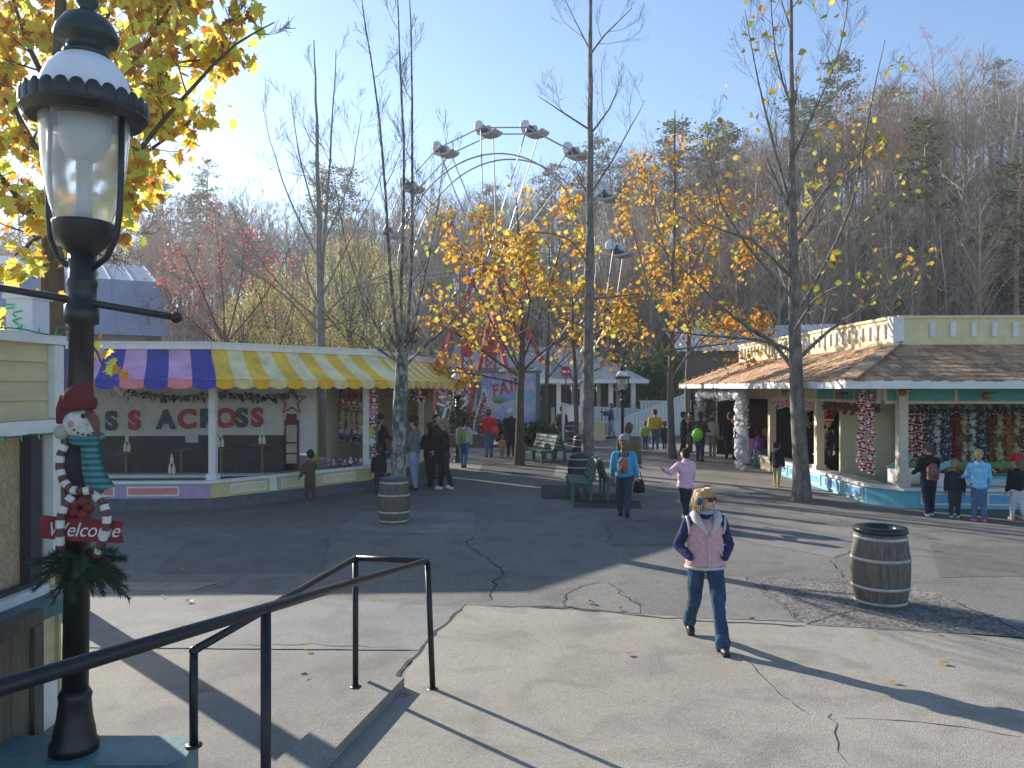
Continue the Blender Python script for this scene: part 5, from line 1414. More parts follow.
for x in (1.05, 2.6, 3.9, 5.5, 6.75):
    for y in (44.6, 50.9):
        b = MB(); b.box((x, y, 1.5), (.24, .24, 3.0)); b.build('post', white, pv)
b = MB(); b.box((3.9, 51.2, 1.3), (6., .1, 2.6)); b.build('rear_wall', mat('pav_dark', (.07, .065, .06)), pv)
b = MB(); b.box((2.5, 46, 2.2), (1.6, .3, 1.3)); b.build('dark_hatch', mat('hatch', (.02, .02, .02)), pv)
# no entry sign
ns = empty('round_sign', (2.9, 43.8, 3.6), 'round red sign with a white bar on the pavilion roof edge', 'sign')
b = MB(); b.lathe([(.0, -.03), (.30, -.03), (.30, .03), (.0, .03)], 24, (2.95, 43.8, 3.55), M=Matrix.Rotation(PI / 2, 3, 'X'), closed=False); dsk = b.build('disc', redp, ns)
b = MB(); b.box((2.95, 43.75, 3.55), (.40, .03, .10)); b.build('bar', white, dsk)
b = MB(); b.tube([(2.95, 43.86, .0), (2.95, 43.86, 3.5)], .04, 6); b.build('pole', black, ns)
# ramp fence
fm = mat('fence_white', (.66, .66, .64), rough=.6, var=.08, scale=3)
wf = empty('picket_fence', (5.5, 43.4, 0), 'white board fence of the ramp in front of the pavilion', 'fence')
def fence(pts, h0, h1, name='board_panel'):
    b = MB(); pts = [V((*p, 0)) for p in pts]; tot = sum((pts[i + 1] - pts[i]).length for i in range(len(pts) - 1)); acc = 0
    for i in range(len(pts) - 1):
        a, c = pts[i], pts[i + 1]; L_ = (c - a).length; n = int(L_ / .21)
        for k in range(n):
            p = a.lerp(c, (k + .5) / n); u = (acc + L_ * (k + .5) / n) / tot; h = h0 + (h1 - h0) * u
            an = math.atan2(c.y - a.y, c.x - a.x); b.box((p.x, p.y, h / 2 + .05), (.175, .03, h - .1), an)
        ha = h0 + (h1 - h0) * acc / tot; acc += L_; hb_2 = h0 + (h1 - h0) * acc / tot
        b.bar(a + V((0, -.0, ha + .03)), c + V((0, 0, hb_2 + .03)), .12, .07); b.bar(a + V((0, .04, .3)), c + V((0, .04, .3)), .05, .1)
    return b.build(name, fm, wf)
fence([(2.35, 37.5), (3.0, 40.8), (4.6, 42.9), (7.0, 43.6)], 1.9, 1.45)
fence([(5.2, 41.9), (9.4, 43.0)], .8, 2.3)
fence([(7.0, 43.7), (9.9, 44.2)], 1.9, 1.9)
b = MB(); b.box((9.45, 43.1, 1.15), (.18, .18, 2.3)); b.build('post', fm, wf)
pl_ = MB(); pl_.box((3.75, 40.6, .45), (1.9, .7, .9)); pl_.box((3.75, 40.6, .92), (2.0, .8, .06)); tag(pl_.build('planter_box', cream, loc=(3.75, 40.6, 0)), 'cream planter box in front of the white ramp fence', 'planter')
# long metal-roofed hall behind the right booth
hall = empty('long_hall', (16, 58, 0), 'long hall with pale corrugated metal roof behind the shingle booth', 'hall')
b = MB(); b.quad((11.0, 53.5, 5.1), (24, 53.5, 5.3), (24, 59, 7.4), (11.4, 59, 7.0)); b.quad((11.4, 59, 7.0), (24, 59, 7.4), (24, 65, 5.2), (11.4, 65, 5.1))
for k in range(28): 
    x = 11.2 + k * .46; b.bar((x, 53.5, 5.12 + (x - 11) * .015), (x + .02, 59, 7.02 + (x - 11.4) * .032), .04, .03)
b.build('roof', mat('hall_metal', (.36, .36, .38), rough=.7, metal=.0, var=.12, scale=1.5), hall)
b = MB(); b.box((17.6, 54.2, 2.55), (12.6, .3, 5.0)); b.build('wall', mat('hall_brown', (.16, .115, .085), var=.25, stretch=(4, 1, .4)), hall)
hs2 = empty('shed', (-1, 62, 0), 'low white roofed shed behind the fair billboard', 'shed')
b = MB(); b.add([(-4.5, 57, 4.1), (6.5, 57, 4.1), (6.5, 63, 5.9), (-4.5, 63, 5.9)], [(0, 1, 2, 3)]); b.build('roof', groof, hs2)
b = MB(); b.box((1, 57.6, 2), (10.4, .3, 4.1)); b.build('wall', mat('shed_white', (.52, .52, .50), var=.1), hs2)

# ------------------------------------------------------------------ billboard
YB = 38.
bb_ = empty('billboard', ((509 - 512) * YB / F, YB, 0), 'painted country fair billboard in a blue green frame', 'billboard')
p0 = P(481, 436, YB); p1 = P(536, 373, YB)
art, nt, bs = _nt('billboard_paint')
N = nt.nodes; tcn = N.new('ShaderNodeTexCoord'); nz = N.new('ShaderNodeTexNoise'); nz.inputs['Scale'].default_value = 1.1; nz.inputs['Distortion'].default_value = 1.2
nt.links.new(tcn.outputs['Object'], nz.inputs['Vector']); r_ = N.new('ShaderNodeValToRGB'); ce = r_.color_ramp.elements
ce[0].position = .38; ce[0].color = (.30, .38, .62, 1); ce[1].position = .58; ce[1].color = (.62, .55, .62, 1); e3 = r_.color_ramp.elements.new(.7); e3.color = (.60, .42, .40, 1)
nt.links.new(nz.outputs['Fac'], r_.inputs['Fac']); nt.links.new(r_.outputs['Color'], bs.inputs['Base Color']); bs.inputs['Roughness'].default_value = .7
cx_, w_ = (p0.x + p1.x) / 2, p1.x - p0.x; zc, h_ = (p0.z + p1.z) / 2, p1.z - p0.z
b = MB(); b.box((cx_, YB, zc), (w_, .08, h_)); pn = b.build('panel', art, bb_)
fg = mat('frame_green', (.08, .17, .18), rough=.6)
b = MB()
for s_ in (1, -1): b.box((cx_ + s_ * (w_ / 2 + .09), YB, (p1.z + .1) / 2), (.2, .16, p1.z + .1))
b.box((cx_, YB, p1.z + .06), (w_ + .5, .18, .13)); b.build('frame', fg, bb_)
def bt(txt, px, py, sz, c, tilt=0., sx=1., bold=0.):
    m = MB(); put_text(m, txt, P(px, py, YB - .06), sz, .012, 0, R(tilt), 0, bold, sx=sx); m.build('lettering', mat('bb_%s' % txt.replace(' ', '').lower(), c, rough=.7), pn)
redl = (.55, .05, .05)
bt('COUNTRY', 506, 381.5, .52, (.28, .35, .60), 2, .95, .012)
for ch, px, py in (('F', 495.5, 391), ('A', 504, 388.5), ('I', 511.5, 386.5), ('R', 518, 385)): bt(ch, px, py, .80, redl, 6, .8, .02)
bt('IT\'S A', 505, 375.3, .22, (.55, .25, .22), 0, 1.4)
m = MB(); m.tube([P(487 + 4.2 * math.cos(a), 382 + 5.8 * math.sin(a), YB - .05) for a in [2 * PI * k / 18 for k in range(19)]], .04, 5); m.tube([P(487 + 2. * math.cos(a), 382 + 2.6 * math.sin(a), YB - .05) for a in [2 * PI * k / 12 for k in range(13)]], .03, 5)
for k in range(6): m.bar(P(487, 382, YB - .05), P(487 + 4 * math.cos(k * 1.047), 382 + 5.5 * math.sin(k * 1.047), YB - .05), .02, .02)
m.build('wheel_emblem', mat('bb_blue', (.22, .30, .58)), pn)
m = MB(); 
for (qx, qy, rx, rz, mi) in ((502, 399, .52, .16, 0), (509, 396.5, .6, .2, 1), (516, 393, .5, .16, 1), (499, 401, .3, .14, 2), (528, 396, .30, .38, 1)): m.ell(P(qx, qy, YB - .035), (rx, .025, rz), 14, 6, mi=mi)
m.build('painted_swash', [mat('bb_green', (.16, .35, .22)), mat('bb_sky', (.25, .42, .66)), mat('bb_leaf', (.10, .22, .12))], pn)
m = MB(); m.tube([P(507, 373, YB - .05), P(506.5, 370, YB - .2), P(504, 366.5, YB - .5), P(501.5, 371, YB - .6)], .04, 6); m.lathe([(.02, .1), (.16, 0)], 10, P(501.5, 371.5, YB - .6), closed=False); m.build('sign_light', white, bb_)

# ------------------------------------------------------------------ ferris wheel
YW = 52.
k_ = YW / F
C0 = P(491, 268, YW)
RW = 138 * k_
wh = empty('ferris_wheel', (C0.x, C0.y, 0), 'ferris wheel with pale gondolas rising over the orange trees', 'ferris wheel')
TH = R(-31)
ux = V((math.cos(TH), math.sin(TH), 0)); un = V((-math.sin(TH), math.cos(TH), 0)); uz = V((0, 0, 1))
def W(r_, a, off=0.): return C0 + ux * (r_ * math.sin(a)) + uz * (r_ * math.cos(a)) + un * off
stl = mat('wheel_steel', (.30, .29, .30), rough=.5, metal=.35, var=.15)
for off in (-.75, .75):
    b = MB(); b.tube([W(RW * .80, 2 * PI * i / 64, off) for i in range(65)], .05, 6); b.build('inner_ring', stl, wh)
    b = MB()
    for i in range(16): b.tube([W(RW, R(-2 + 22.5 * i), off), W(RW, R(-2 + 22.5 * (i + 1)), off)], .042, 6)
    b.build('outer_ring', stl, wh)
    for i in range(16):
        a = R(-2 + 22.5 * i); b = MB(); b.tube([W(.4, a, off), W(RW, a, off)], .042, 5); b.build('spoke', stl, wh)
b = MB(); b.tube([W(0, 0, -1.5), W(0, 0, 1.5)], .35, 12); b.build('hub', redp, wh)
tubm = mat('gondola_tub', (.42, .38, .34), rough=.45, var=.15); canm = mat('gondola_shell', (.60, .63, .68), rough=.4, var=.08)
gseat = mat('gondola_seat', (.03, .03, .04), rough=.6)
for i in range(16):
    a = R(-2 + 22.5 * i); p = W(RW, a)
    q = lambda x, y, z: p + ux * x * .85 + un * y * .85 + uz * (z - .1) * .85
    b = MB()
    prof_ = [(-.62, .55), (-.66, .1), (-.5, -.25), (-.05, -.38), (.45, -.36), (.85, -.28), (1.05, -.12), (1.08, -.02), (.8, -.16), (.42, -.22), (0, -.22), (-.36, -.1), (-.48, .15), (-.46, .55)]
    n_ = len(prof_)
    b.add([q(x, -.6, z) for x, z in prof_] + [q(x, .6, z) for x, z in prof_], [tuple(range(n_)), tuple(range(n_, 2 * n_))[::-1]] + [(j, j + n_, (j + 1) % n_ + n_, (j + 1) % n_) for j in range(n_)])
    g_o = b.build('gondola', tubm, wh)
    b = MB(); rot = Matrix((ux, un, uz)).transposed()
    for s_ in (-.66, .66):
        b.ell(q(-.34, s_, .40), (.34, .05, .33), 16, 8, rot=rot); 
    b.ell(q(-.62, 0, .55), (.12, .6, .35), 12, 8, rot=rot); b.build('shell_panel', canm, g_o, True)
    b = MB(); b.box(q(-.1, 0, .02), (.6, 1.0, .16), rot=rot); b.box(q(-.38, 0, .32), (.14, 1.0, .5), rot=rot); b.build('seat', gseat, g_o)
# supports
for off in (-2.3, 2.3):
    for s_ in (-1, 1):
        b = MB(); e = C0 + ux * (s_ * 4.2) + un * off * 1.4; b.bar((e.x, e.y, 0), W(0, 0, off * .55), .28, .28); b.build('support_leg', redp, wh)
for px in (467, 491):
    b = MB(); x, y = GX(px, YW - 2)
    for dx in (-.28, .28):
        for dy in (-.28, .28): b.bar((x + dx, y + dy, 0), (x + dx, y + dy, 6.3), .11, .11)
    for k in range(10):
        z = .3 + k * .6; b.bar((x - .28, y - .3, z), (x + .28, y - .3, z + .6), .08, .08); b.bar((x + .28, y - .3, z), (x - .28, y - .3, z + .6), .08, .08); b.bar((x - .3, y - .28, z), (x - .3, y + .28, z + .6), .08, .08)
    b.box((x, y, 5.0), (.75, .6, .5)); b.lathe([(.2, 4.6), (.42, 4.7), (.42, 4.74), (.2, 4.8), (.2, 5.4), (.42, 5.45), (.42, 5.5), (.2, 5.6), (.12, 6.2)], 12, (x, y, 0)); b.build('drive_tower', redp, wh)
# white truss platform below the wheel
tr_ = MB()
for (a, c) in (((430, 395), (440, 428)), ((440, 428), (450, 395)), ((428, 396), (470, 399)), ((432, 402), (466, 412)), ((445, 425), (470, 398)), ((428, 420), (462, 425))): tr_.bar(P(*a, 43), P(*c, 43), .14, .14)
tag(tr_.build('truss_railing', white, loc=tuple(P(450, 425, 43))), 'white truss railing below the ferris wheel by the yellow stall', 'railing')
tr_ = MB(); tr_.bar((*GX(424, 33), .0), P(449, 335, 46), .2, .2); tag(tr_.build('red_strut', redp, loc=(*GX(424, 33), 0)), 'long slanting red strut behind the yellow awning end', 'strut')
# tree shaped light frames
orn = leaf_mat('ornaments', [(0, (.35, .03, .02)), (.5, (.30, .12, .05)), (.8, (.5, .3, .05)), (1, (.08, .15, .05))], .1)
for (ax, ay, lx, rx, by_, Y, w) in ((484.5, 386, 474, 492, 424, 37.2, 'in front of the billboard'), (454.5, 397, 447, 462, 424, 39, 'beside the white truss railing')):
    o = empty('light_tree', P((lx + rx) / 2, by_, Y), 'white triangular tree frame filled with red ornaments ' + w, 'decoration')
    b = MB(); t_, l_, r__ = P(ax, ay, Y), P(lx, by_, Y), P(rx, by_, Y); b.bar(t_, l_, .07, .07); b.bar(t_, r__, .07, .07); b.bar(l_, r__, .07, .07); b.tube([V((l_.x, Y, 0)), l_], .04, 5); b.tube([V((r__.x, Y, 0)), r__], .04, 5); b.build('frame', white, o)
    b = MB()
    for k in range(150):
        v = 1 - math.sqrt(random.random()) ; v = 1 - v * .95; u = random.random(); p = t_.lerp(l_.lerp(r__, u), v); b.ell((p.x, p.y + random.uniform(-.06, .06), p.z), .045, 6, 4)
    b.build('ornament_fill', orn, o)
b = MB(); b.prism([(-3.9, 36.0), (-1.1, 36.2), (-1.1, 36.9), (-3.9, 36.9)], 0, .55); tag(b.build('stone_planter', mat('stone_brown', (.14, .105, .075), var=.35, scale=3, bump=.4), loc=(-2.5, 36.4, 0)), 'low brown stone planter wall behind the backpack woman', 'planter wall')
# ------------------------------------------------------------------ trees
bark_g = mat('bark_grey', (.125, .11, .093), rough=.95, var=.4, scale=5, stretch=(3, 3, .7), bump=.5)
bark_l = mat('bark_lichen', (.085, .077, .066), rough=.95, scale=7, bump=.5, c2=(.33, .315, .28), thr=(.44, .62), stretch=(1.6, 1.6, .9))
bark_p = mat('bark_pale', (.20, .18, .155), rough=.95, var=.35, scale=6, bump=.4, stretch=(2, 2, .7))
bark_5 = mat('bark_light', (.12, .105, .09), rough=.95, scale=5, bump=.4, c2=(.24, .21, .175), thr=(.4, .62), stretch=(2, 2, .8))
bark_b = mat('bark_brown', (.10, .075, .052), rough=.95, var=.4, scale=6, bump=.5, stretch=(3, 3, .7))

def rdir(rng, ax, ang):
    o = ax.orthogonal().normalized(); o2 = ax.cross(o); a = rng.uniform(0, 2 * PI)
    return (ax * math.cos(ang) + (o * math.cos(a) + o2 * math.sin(a)) * math.sin(ang)).normalized()

def grow(mb, tips, p, d, L, r, lev, rng, ang=(30, 55), up=.12, ratio=.62, kids=(3, 5), rmin=.004, jit=.16, seg=4, tmin=.25):
    pts = [V(p)]; rad = [r]; d = d.normalized()
    for i in range(seg):
        d = (d + V((rng.gauss(0, jit), rng.gauss(0, jit), rng.gauss(0, jit) + up))).normalized()
        pts.append(pts[-1] + d * (L / seg)); rad.append(max(rmin * .7, r * (1 - .75 * (i + 1) / seg)))
    mb.tube(pts, rad, 6 if r > .05 else (4 if r > .014 else 3), caps=False)
    if lev <= 0:
        for q in pts[1:]: tips.append((q, d, L))
        return
    n = rng.randint(*kids)
    for k in range(n):
        t = tmin + (1 - tmin) * (k + rng.random()) / n
        i = min(seg - 1, int(t * seg)); u = t * seg - i
        q = pts[i].lerp(pts[i + 1], u); rr = rad[i] + (rad[i + 1] - rad[i]) * u
        ax = (pts[i + 1] - pts[i]).normalized()
        grow(mb, tips, q, rdir(rng, ax, R(rng.uniform(*ang))), L * ratio * rng.uniform(.65, 1.1) * (1.15 - .5 * t), max(rmin, rr * .55), lev - 1, rng, ang, up, ratio, kids, rmin, jit, max(2, seg - 1), .2)
    tips.append((pts[-1], d, L))

def smooth_line(pts, rad, rng, wob):
    """subdivide a guide polyline with a little natural wobble"""
    P_, R_ = [], []
    for i in range(len(pts) - 1):
        a, b = pts[i], pts[i + 1]
        p0 = pts[i - 1] if i else a - (b - a); p3 = pts[i + 2] if i + 2 < len(pts) else b + (b - a)
        k = max(2, min(6, int((b - a).length / .7)))
        for j in range(k):
            t = j / k; t2 = t * t; t3 = t2 * t
            q = .5 * ((2 * a) + (b - p0) * t + (2 * p0 - 5 * a + 4 * b - p3) * t2 + (3 * a - p0 - 3 * b + p3) * t3)
            if i or j: q = q + V((rng.gauss(0, wob), rng.gauss(0, wob), 0))
            P_.append(q); R_.append(rad[i] + (rad[i + 1] - rad[i]) * t)
    P_.append(pts[-1]); R_.append(rad[-1])
    return P_, R_

def leaf_shape(mb, p, d, n, s, kind, rng):
    d = d.normalized(); n = (n - d * n.dot(d))
    if n.length < 1e-4: n = d.orthogonal()
    n.normalize(); w = d.cross(n)
    if kind == 'maple':
        prof_ = [(0, .0), (-.06, .20), (.10, .24), (.14, .44), (.26, .34), (.44, .60), (.46, .30), (.66, .36), (.70, .15), (1.0, 0)]
        curl = rng.uniform(.0, .35)
        for sg in (1, -1):
            vs = [p + d * (y * s) + w * (sg * x * s) + n * (curl * x * s) for y, x in prof_]
            vs2 = [vs[0]] + vs[1:]
            mb.add(vs2, [tuple(range(len(vs2))) if sg > 0 else tuple(range(len(vs2)))[::-1]])
    else:
        c = rng.uniform(.05, .4)
        a, e = p, p + d * s
        m1 = p + d * (s * .4) + w * (s * .36) + n * (c * s * .3); m2 = p + d * (s * .4) - w * (s * .36) + n * (c * s * .3); q1 = p + d * (s * .75) + w * (s * .25); q2 = p + d * (s * .75) - w * (s * .25)
        mb.add([a, m1, q1, e, q2, m2], [(0, 1, 2, 3), (0, 3, 4, 5)])

def tree(label, Y, mains, bark, leaf=None, nleaf=0, lsize=.16, seed=1, lev=2, side=(4, 7), slen=2.2, group=None, kind='simple', droop=.3, leafzone=None, up=.14, ydep=1.0, ang=(32, 58), rmin=.004, cluster=3, name='tree', rng_spread=.18, side_from=.3, noside=()):
    """mains: guide polylines [(px,py,radius[,dY])...]; the first is the trunk"""
    rng = random.Random(seed)
    p0 = mains[0][0]; base = P(p0[0], HY + F * CAMZ / Y, Y)
    t = empty(name, (base.x, base.y, 0), label, 'tree', group)
    tb = MB(); lb = MB(); tips = []
    for mi, m in enumerate(mains):
        pts = []
        dy = 0
        for i, e in enumerate(m):
            y_off = (e[3] if len(e) > 3 else (0 if mi == 0 else dy))
            q = P(e[0], e[1], Y + y_off)
            if mi > 0 and len(e) <= 3: dy += rng.gauss(0, .35) * ydep
            pts.append(q)
        if mi == 0: pts[0] = V((base.x, base.y, -.05))
        rad = [e[2] * (.9 if mi == 0 else .78) for e in m]
        pp, rr = smooth_line(pts, rad, rng, .006 * Y / 16)
        if mi == 0:
            rr[0] *= 1.25
        tgt = tb if (mi == 0 or rad[0] > .045) else lb
        tgt.tube(pp, rr, 10 if rad[0] > .08 else 6, caps=False)
        # side branches
        if mi in noside:
            if mi > 0:
                for q in pp[len(pp) // 3:]: tips += [(q, V((0, 0, -1)), 1)] * 3
            continue
        tot = len(pp) - 1; ns = rng.randint(*side)
        for k in range(ns):
            tt = side_from + (1 - side_from) * (k + rng.random()) / ns if mi == 0 else .2 + .8 * (k + rng.random()) / ns
            i = min(tot - 1, int(tt * tot)); q = pp[i].lerp(pp[i + 1], tt * tot - i); r_ = rr[i]
            ax = (pp[i + 1] - pp[i]).normalized()
            L_ = slen * (1.25 - .8 * tt) * rng.uniform(.6, 1.15)
            grow(lb, tips, q, rdir(rng, ax, R(rng.uniform(*ang))), L_, max(rmin * 1.5, r_ * .42), lev, rng, (22, 48), up * 1.2, .62, (4, 6), rmin, .1)
        tips.append((pp[-1], V((0, 0, 1)), 1))
    tb.build('trunk', bark, t, True)
    lb.build('crown', bark, t, False)
    if leaf and nleaf:
        fb = MB()
        cand = tips if leafzone is None else [q for q in tips if leafzone(q[0])]
        if cand:
            n = 0
            while n < nleaf:
                q, d, L_ = rng.choice(cand)
                for j in range(rng.randint(1, cluster)):
                    o = V((rng.gauss(0, rng_spread), rng.gauss(0, rng_spread), rng.gauss(-.05, rng_spread)))
                    dd = V((rng.gauss(0, .7), rng.gauss(0, .7), -rng.uniform(.2, 1.2) * (droop * 2)))
                    leaf_shape(fb, q + o, dd, V((rng.gauss(0, 1), rng.gauss(0, 1), rng.gauss(.3, .6))), lsize * rng.uniform(.6, 1.25), kind, rng); n += 1
            fb.build('foliage', leaf, t)
    return t

L_or = leaf_mat('leaf_orange', [(0, (.45, .14, .03)), (.25, (.68, .27, .04)), (.5, (.78, .48, .07)), (.72, (.78, .66, .10)), (.9, (.50, .56, .10)), (1, (.30, .13, .05))], .55)
L_gr = leaf_mat('leaf_green_orange', [(0, (.60, .17, .03)), (.45, (.72, .36, .05)), (.66, (.55, .46, .07)), (.86, (.22, .32, .06)), (1, (.62, .26, .05))], .55)
L_yg = leaf_mat('leaf_yellow_green', [(0, (.50, .14, .03)), (.25, (.58, .36, .05)), (.5, (.60, .52, .08)), (.8, (.30, .40, .06)), (1, (.30, .12, .06))], .55)
L_mp = leaf_mat('leaf_maple', [(0, (.30, .11, .04)), (.13, (.60, .25, .05)), (.28, (.78, .46, .07)), (.5, (.85, .70, .10)), (.75, (.74, .78, .14)), (.94, (.45, .55, .10)), (1, (.35, .14, .07))], .66)

tree('bare multi stemmed tree with pale lichen trunk behind the brown barrel', 16.2, [
    [(398, 519, .195), (399, 440, .165), (401, 375, .15), (402, 352, .12)],
    [(401, 366, .063), (393, 300, .052), (388, 230, .043), (379, 120, .030), (362, 0, .016), (355, -60, .007)],
    [(402, 362, .059), (401, 280, .049), (404, 180, .038), (400, 60, .025), (396, -60, .010)],
    [(404, 362, .063), (410, 290, .052), (412, 220, .044), (412, 100, .030), (409, -40, .012)],
    [(398, 362, .044), (372, 345, .033), (340, 322, .022), (300, 290, .010)],
    [(405, 366, .044), (426, 345, .033), (448, 325, .024), (472, 296, .010)],
    [(400, 368, .041), (384, 340, .031), (362, 296, .022), (345, 240, .015), (330, 150, .007)],
    [(404, 358, .037), (422, 290, .027), (436, 220, .018), (448, 130, .007)]],
    bark_l, L_yg, 60, .15, kind='maple', seed=3, lev=2, side=(6, 9), slen=1.5, up=.25, leafzone=lambda q: q.x > -1.9 and q.z < 6.2, side_from=.8, rmin=.0045)
tree('orange and yellow leaved tree standing in a dark grate by the second bench', 27.5, [
    [(519, 465, .19), (520, 420, .16), (521, 372, .14), (522, 330, .09), (520, 260, .055), (516, 195, .02)],
    [(521, 378, .07), (495, 360, .06), (460, 336, .045), (432, 322, .02)], [(521, 374, .06), (490, 320, .045), (465, 262, .03), (447, 205, .012)],
    [(522, 372, .06), (550, 346, .045), (582, 331, .03), (606, 326, .012)], [(522, 362, .06), (545, 300, .045), (560, 250, .03), (572, 205, .012)], [(521, 340, .05), (500, 286, .04), (484, 226, .015)],
    [(522, 345, .05, -.8), (530, 300, .04, -2), (520, 265, .015, -3)], [(521, 350, .05, .8), (505, 300, .04, 2), (500, 250, .015, 3)], [(520, 384, .05, -.5), (480, 375, .04, -1.5), (450, 372, .015, -2.)]],
    bark_b, L_or, 2300, .185, kind='maple', seed=7, lev=2, side=(5, 7), slen=1.8, cluster=4)
tree('tall straight bare tree behind the front bench', 23., [
    [(588, 478, .215), (588, 400, .19), (589, 300, .155), (590, 150, .10), (590, 60, .07), (592, -70, .035)],
    [(589, 330, .04), (560, 318, .035), (525, 330, .025), (500, 345, .01)], [(589, 300, .04), (620, 296, .03), (650, 292, .012)], [(590, 268, .04), (570, 240, .03), (538, 232, .02), (510, 236, .01)],
    [(590, 195, .045), (612, 160, .035), (632, 125, .02), (645, 100, .008)], [(590, 130, .04), (562, 112, .03), (538, 96, .012)], [(590, 135, .04), (610, 108, .03), (622, 75, .012)],
    [(590, 55, .04), (605, 35, .03), (632, 8, .012)], [(590, 50, .035), (575, 20, .02), (560, -10, .01)], [(588, 362, .035), (610, 350, .03), (650, 345, .012)]],
    bark_5, L_or, 60, .15, seed=12, lev=2, side=(3, 5), slen=1.5, up=.16, leafzone=lambda q: q.z < 6.5, side_from=.35)
tree('slim tree full of orange and green leaves near the booth end', 30., [
    [(673, 459, .165), (670, 400, .14), (672, 330, .11), (674, 240, .065), (675, 110, .02)],
    [(671, 380, .06), (700, 340, .045), (740, 315, .02)], [(671, 375, .06), (640, 340, .045), (620, 310, .02)], [(672, 340, .06), (650, 290, .045), (635, 240, .03), (628, 200, .012)],
    [(672, 340, .055), (705, 300, .04), (735, 265, .02), (760, 240, .01)], [(673, 300, .05), (700, 255, .04), (720, 210, .02)], [(673, 270, .04), (655, 220, .03), (650, 170, .012)],
    [(672, 345, .05, -1), (690, 320, .04, -2.5), (700, 290, .015, -3.5)], [(672, 320, .05, 1), (660, 290, .04, 2.5), (650, 260, .015, 3.5)], [(671, 350, .05, -.6), (716, 345, .04, -1.6), (755, 340, .012, -2)]],
    bark_g, L_gr, 2200, .18, kind='maple', seed=17, lev=2, side=(5, 7), slen=1.7, cluster=4)
tree('tall open tree with sparse yellow and green leaves in front of the shingle booth', 18.9, [
    [(802, 500, .215), (798, 420, .185), (795, 335, .16), (793, 240, .115), (792, 130, .07), (791, 20, .045), (791, -70, .02)],
    [(796, 372, .07), (770, 340, .06), (735, 318, .045), (690, 276, .03), (655, 240, .012)], [(796, 352, .06), (760, 340, .05), (710, 336, .035), (655, 330, .012)],
    [(796, 362, .065), (830, 330, .055), (880, 296, .035), (910, 268, .012)], [(795, 318, .07), (822, 270, .055), (852, 205, .04), (868, 120, .025), (885, 40, .01)],
    [(794, 300, .06), (760, 262, .045), (722, 205, .03), (700, 130, .012)], [(794, 280, .055), (752, 240, .04), (700, 222, .02), (672, 180, .01)], [(793, 235, .05), (825, 190, .04), (862, 150, .015)],
    [(793, 215, .05), (775, 150, .04), (758, 80, .025), (745, 10, .01)], [(792, 160, .045), (815, 110, .03), (840, 50, .02), (850, -20, .01)], [(792, 110, .035), (775, 50, .025), (770, -20, .01)],
    [(795, 330, .05, -1), (815, 300, .04, -2), (840, 285, .015, -3)], [(795, 310, .05, 1), (780, 270, .04, 2), (770, 230, .015, 3)]],
    bark_5, L_yg, 480, .155, kind='maple', seed=23, lev=2, side=(6, 9), slen=1.7, up=.18, cluster=2, leafzone=lambda q: (q.x > 7.0 and q.z < 9.0) or random.random() < .35)
# the far side thin trees
tree('thin bare tree to the right of the billboard', 37., [[(545, 445, .13), (546, 400, .12), (548, 345, .09), (550, 280, .05), (548, 220, .02)], [(547, 380, .05), (560, 362, .04), (580, 345, .015)], [(547, 365, .05), (530, 340, .04), (515, 325, .015)]], bark_b, L_or, 160, .2, seed=31, side=(4, 6), slen=1.6)
tree('thin dark tree with low fork left of the tall straight tree', 32., [[(577, 453, .12), (576, 400, .10), (575, 360, .08), (572, 300, .04), (570, 250, .015)], [(576, 385, .04), (566, 370, .03), (552, 360, .012)], [(576, 388, .04), (590, 374, .03), (604, 366, .012)]], bark_b, L_or, 90, .2, seed=33, side=(4, 6), slen=1.4)
tree('slender grey tree just right of the slim orange tree', 38., [[(687, 441, .17), (688, 380, .15), (689, 320, .11), (690, 240, .06), (690, 170, .02)], [(688, 370, .05), (700, 345, .04), (715, 330, .015)]], bark_g, L_gr, 240, .2, seed=35, side=(5, 7), slen=1.8)
tree('pale bare tree with two stems behind the yellow awning', 31., [
    [(322, 449, .20), (321, 340, .17), (320, 290, .15), (318, 200, .10), (316, 100, .05), (314, 40, .02)], [(320, 300, .10), (326, 220, .08), (331, 140, .05), (336, 50, .02)],
    [(320, 335, .06), (290, 300, .05), (255, 275, .03), (230, 262, .012)], [(320, 320, .06), (280, 285, .045), (245, 235, .03), (225, 190, .012)], [(321, 320, .06), (350, 290, .045), (385, 275, .03), (420, 262, .012)], [(320, 300, .06), (350, 240, .04), (375, 190, .025), (390, 150, .01)],
    [(319, 260, .05), (290, 200, .04), (270, 140, .02), (262, 100, .01)], [(325, 240, .05), (350, 180, .035), (362, 110, .012)], [(318, 220, .05), (300, 160, .035), (290, 90, .012)], [(320, 330, .05), (350, 320, .04), (380, 325, .015)]],
    bark_p, None, 0, seed=41, lev=2, side=(5, 7), slen=2.2, up=.14, rmin=.006)
L_red = leaf_mat('leaf_red', [(0, (.42, .07, .06)), (.6, (.50, .15, .10)), (1, (.32, .15, .10))], .5)
tree('reddish budding bush tree above the lilac awning', 36., [[(225, 450, .12), (226, 360, .11), (224, 330, .08)], [(225, 345, .06), (205, 300, .045), (185, 255, .02)], [(225, 345, .06), (240, 290, .045), (245, 235, .02)], [(225, 350, .06), (190, 320, .04), (165, 300, .015)], [(225, 345, .06), (262, 300, .04), (285, 262, .015)], [(225, 345, .05), (222, 280, .04), (215, 225, .015)]], bark_b, L_red, 1500, .14, seed=43, side=(5, 8), slen=2.4, rng_spread=.3, rmin=.006)
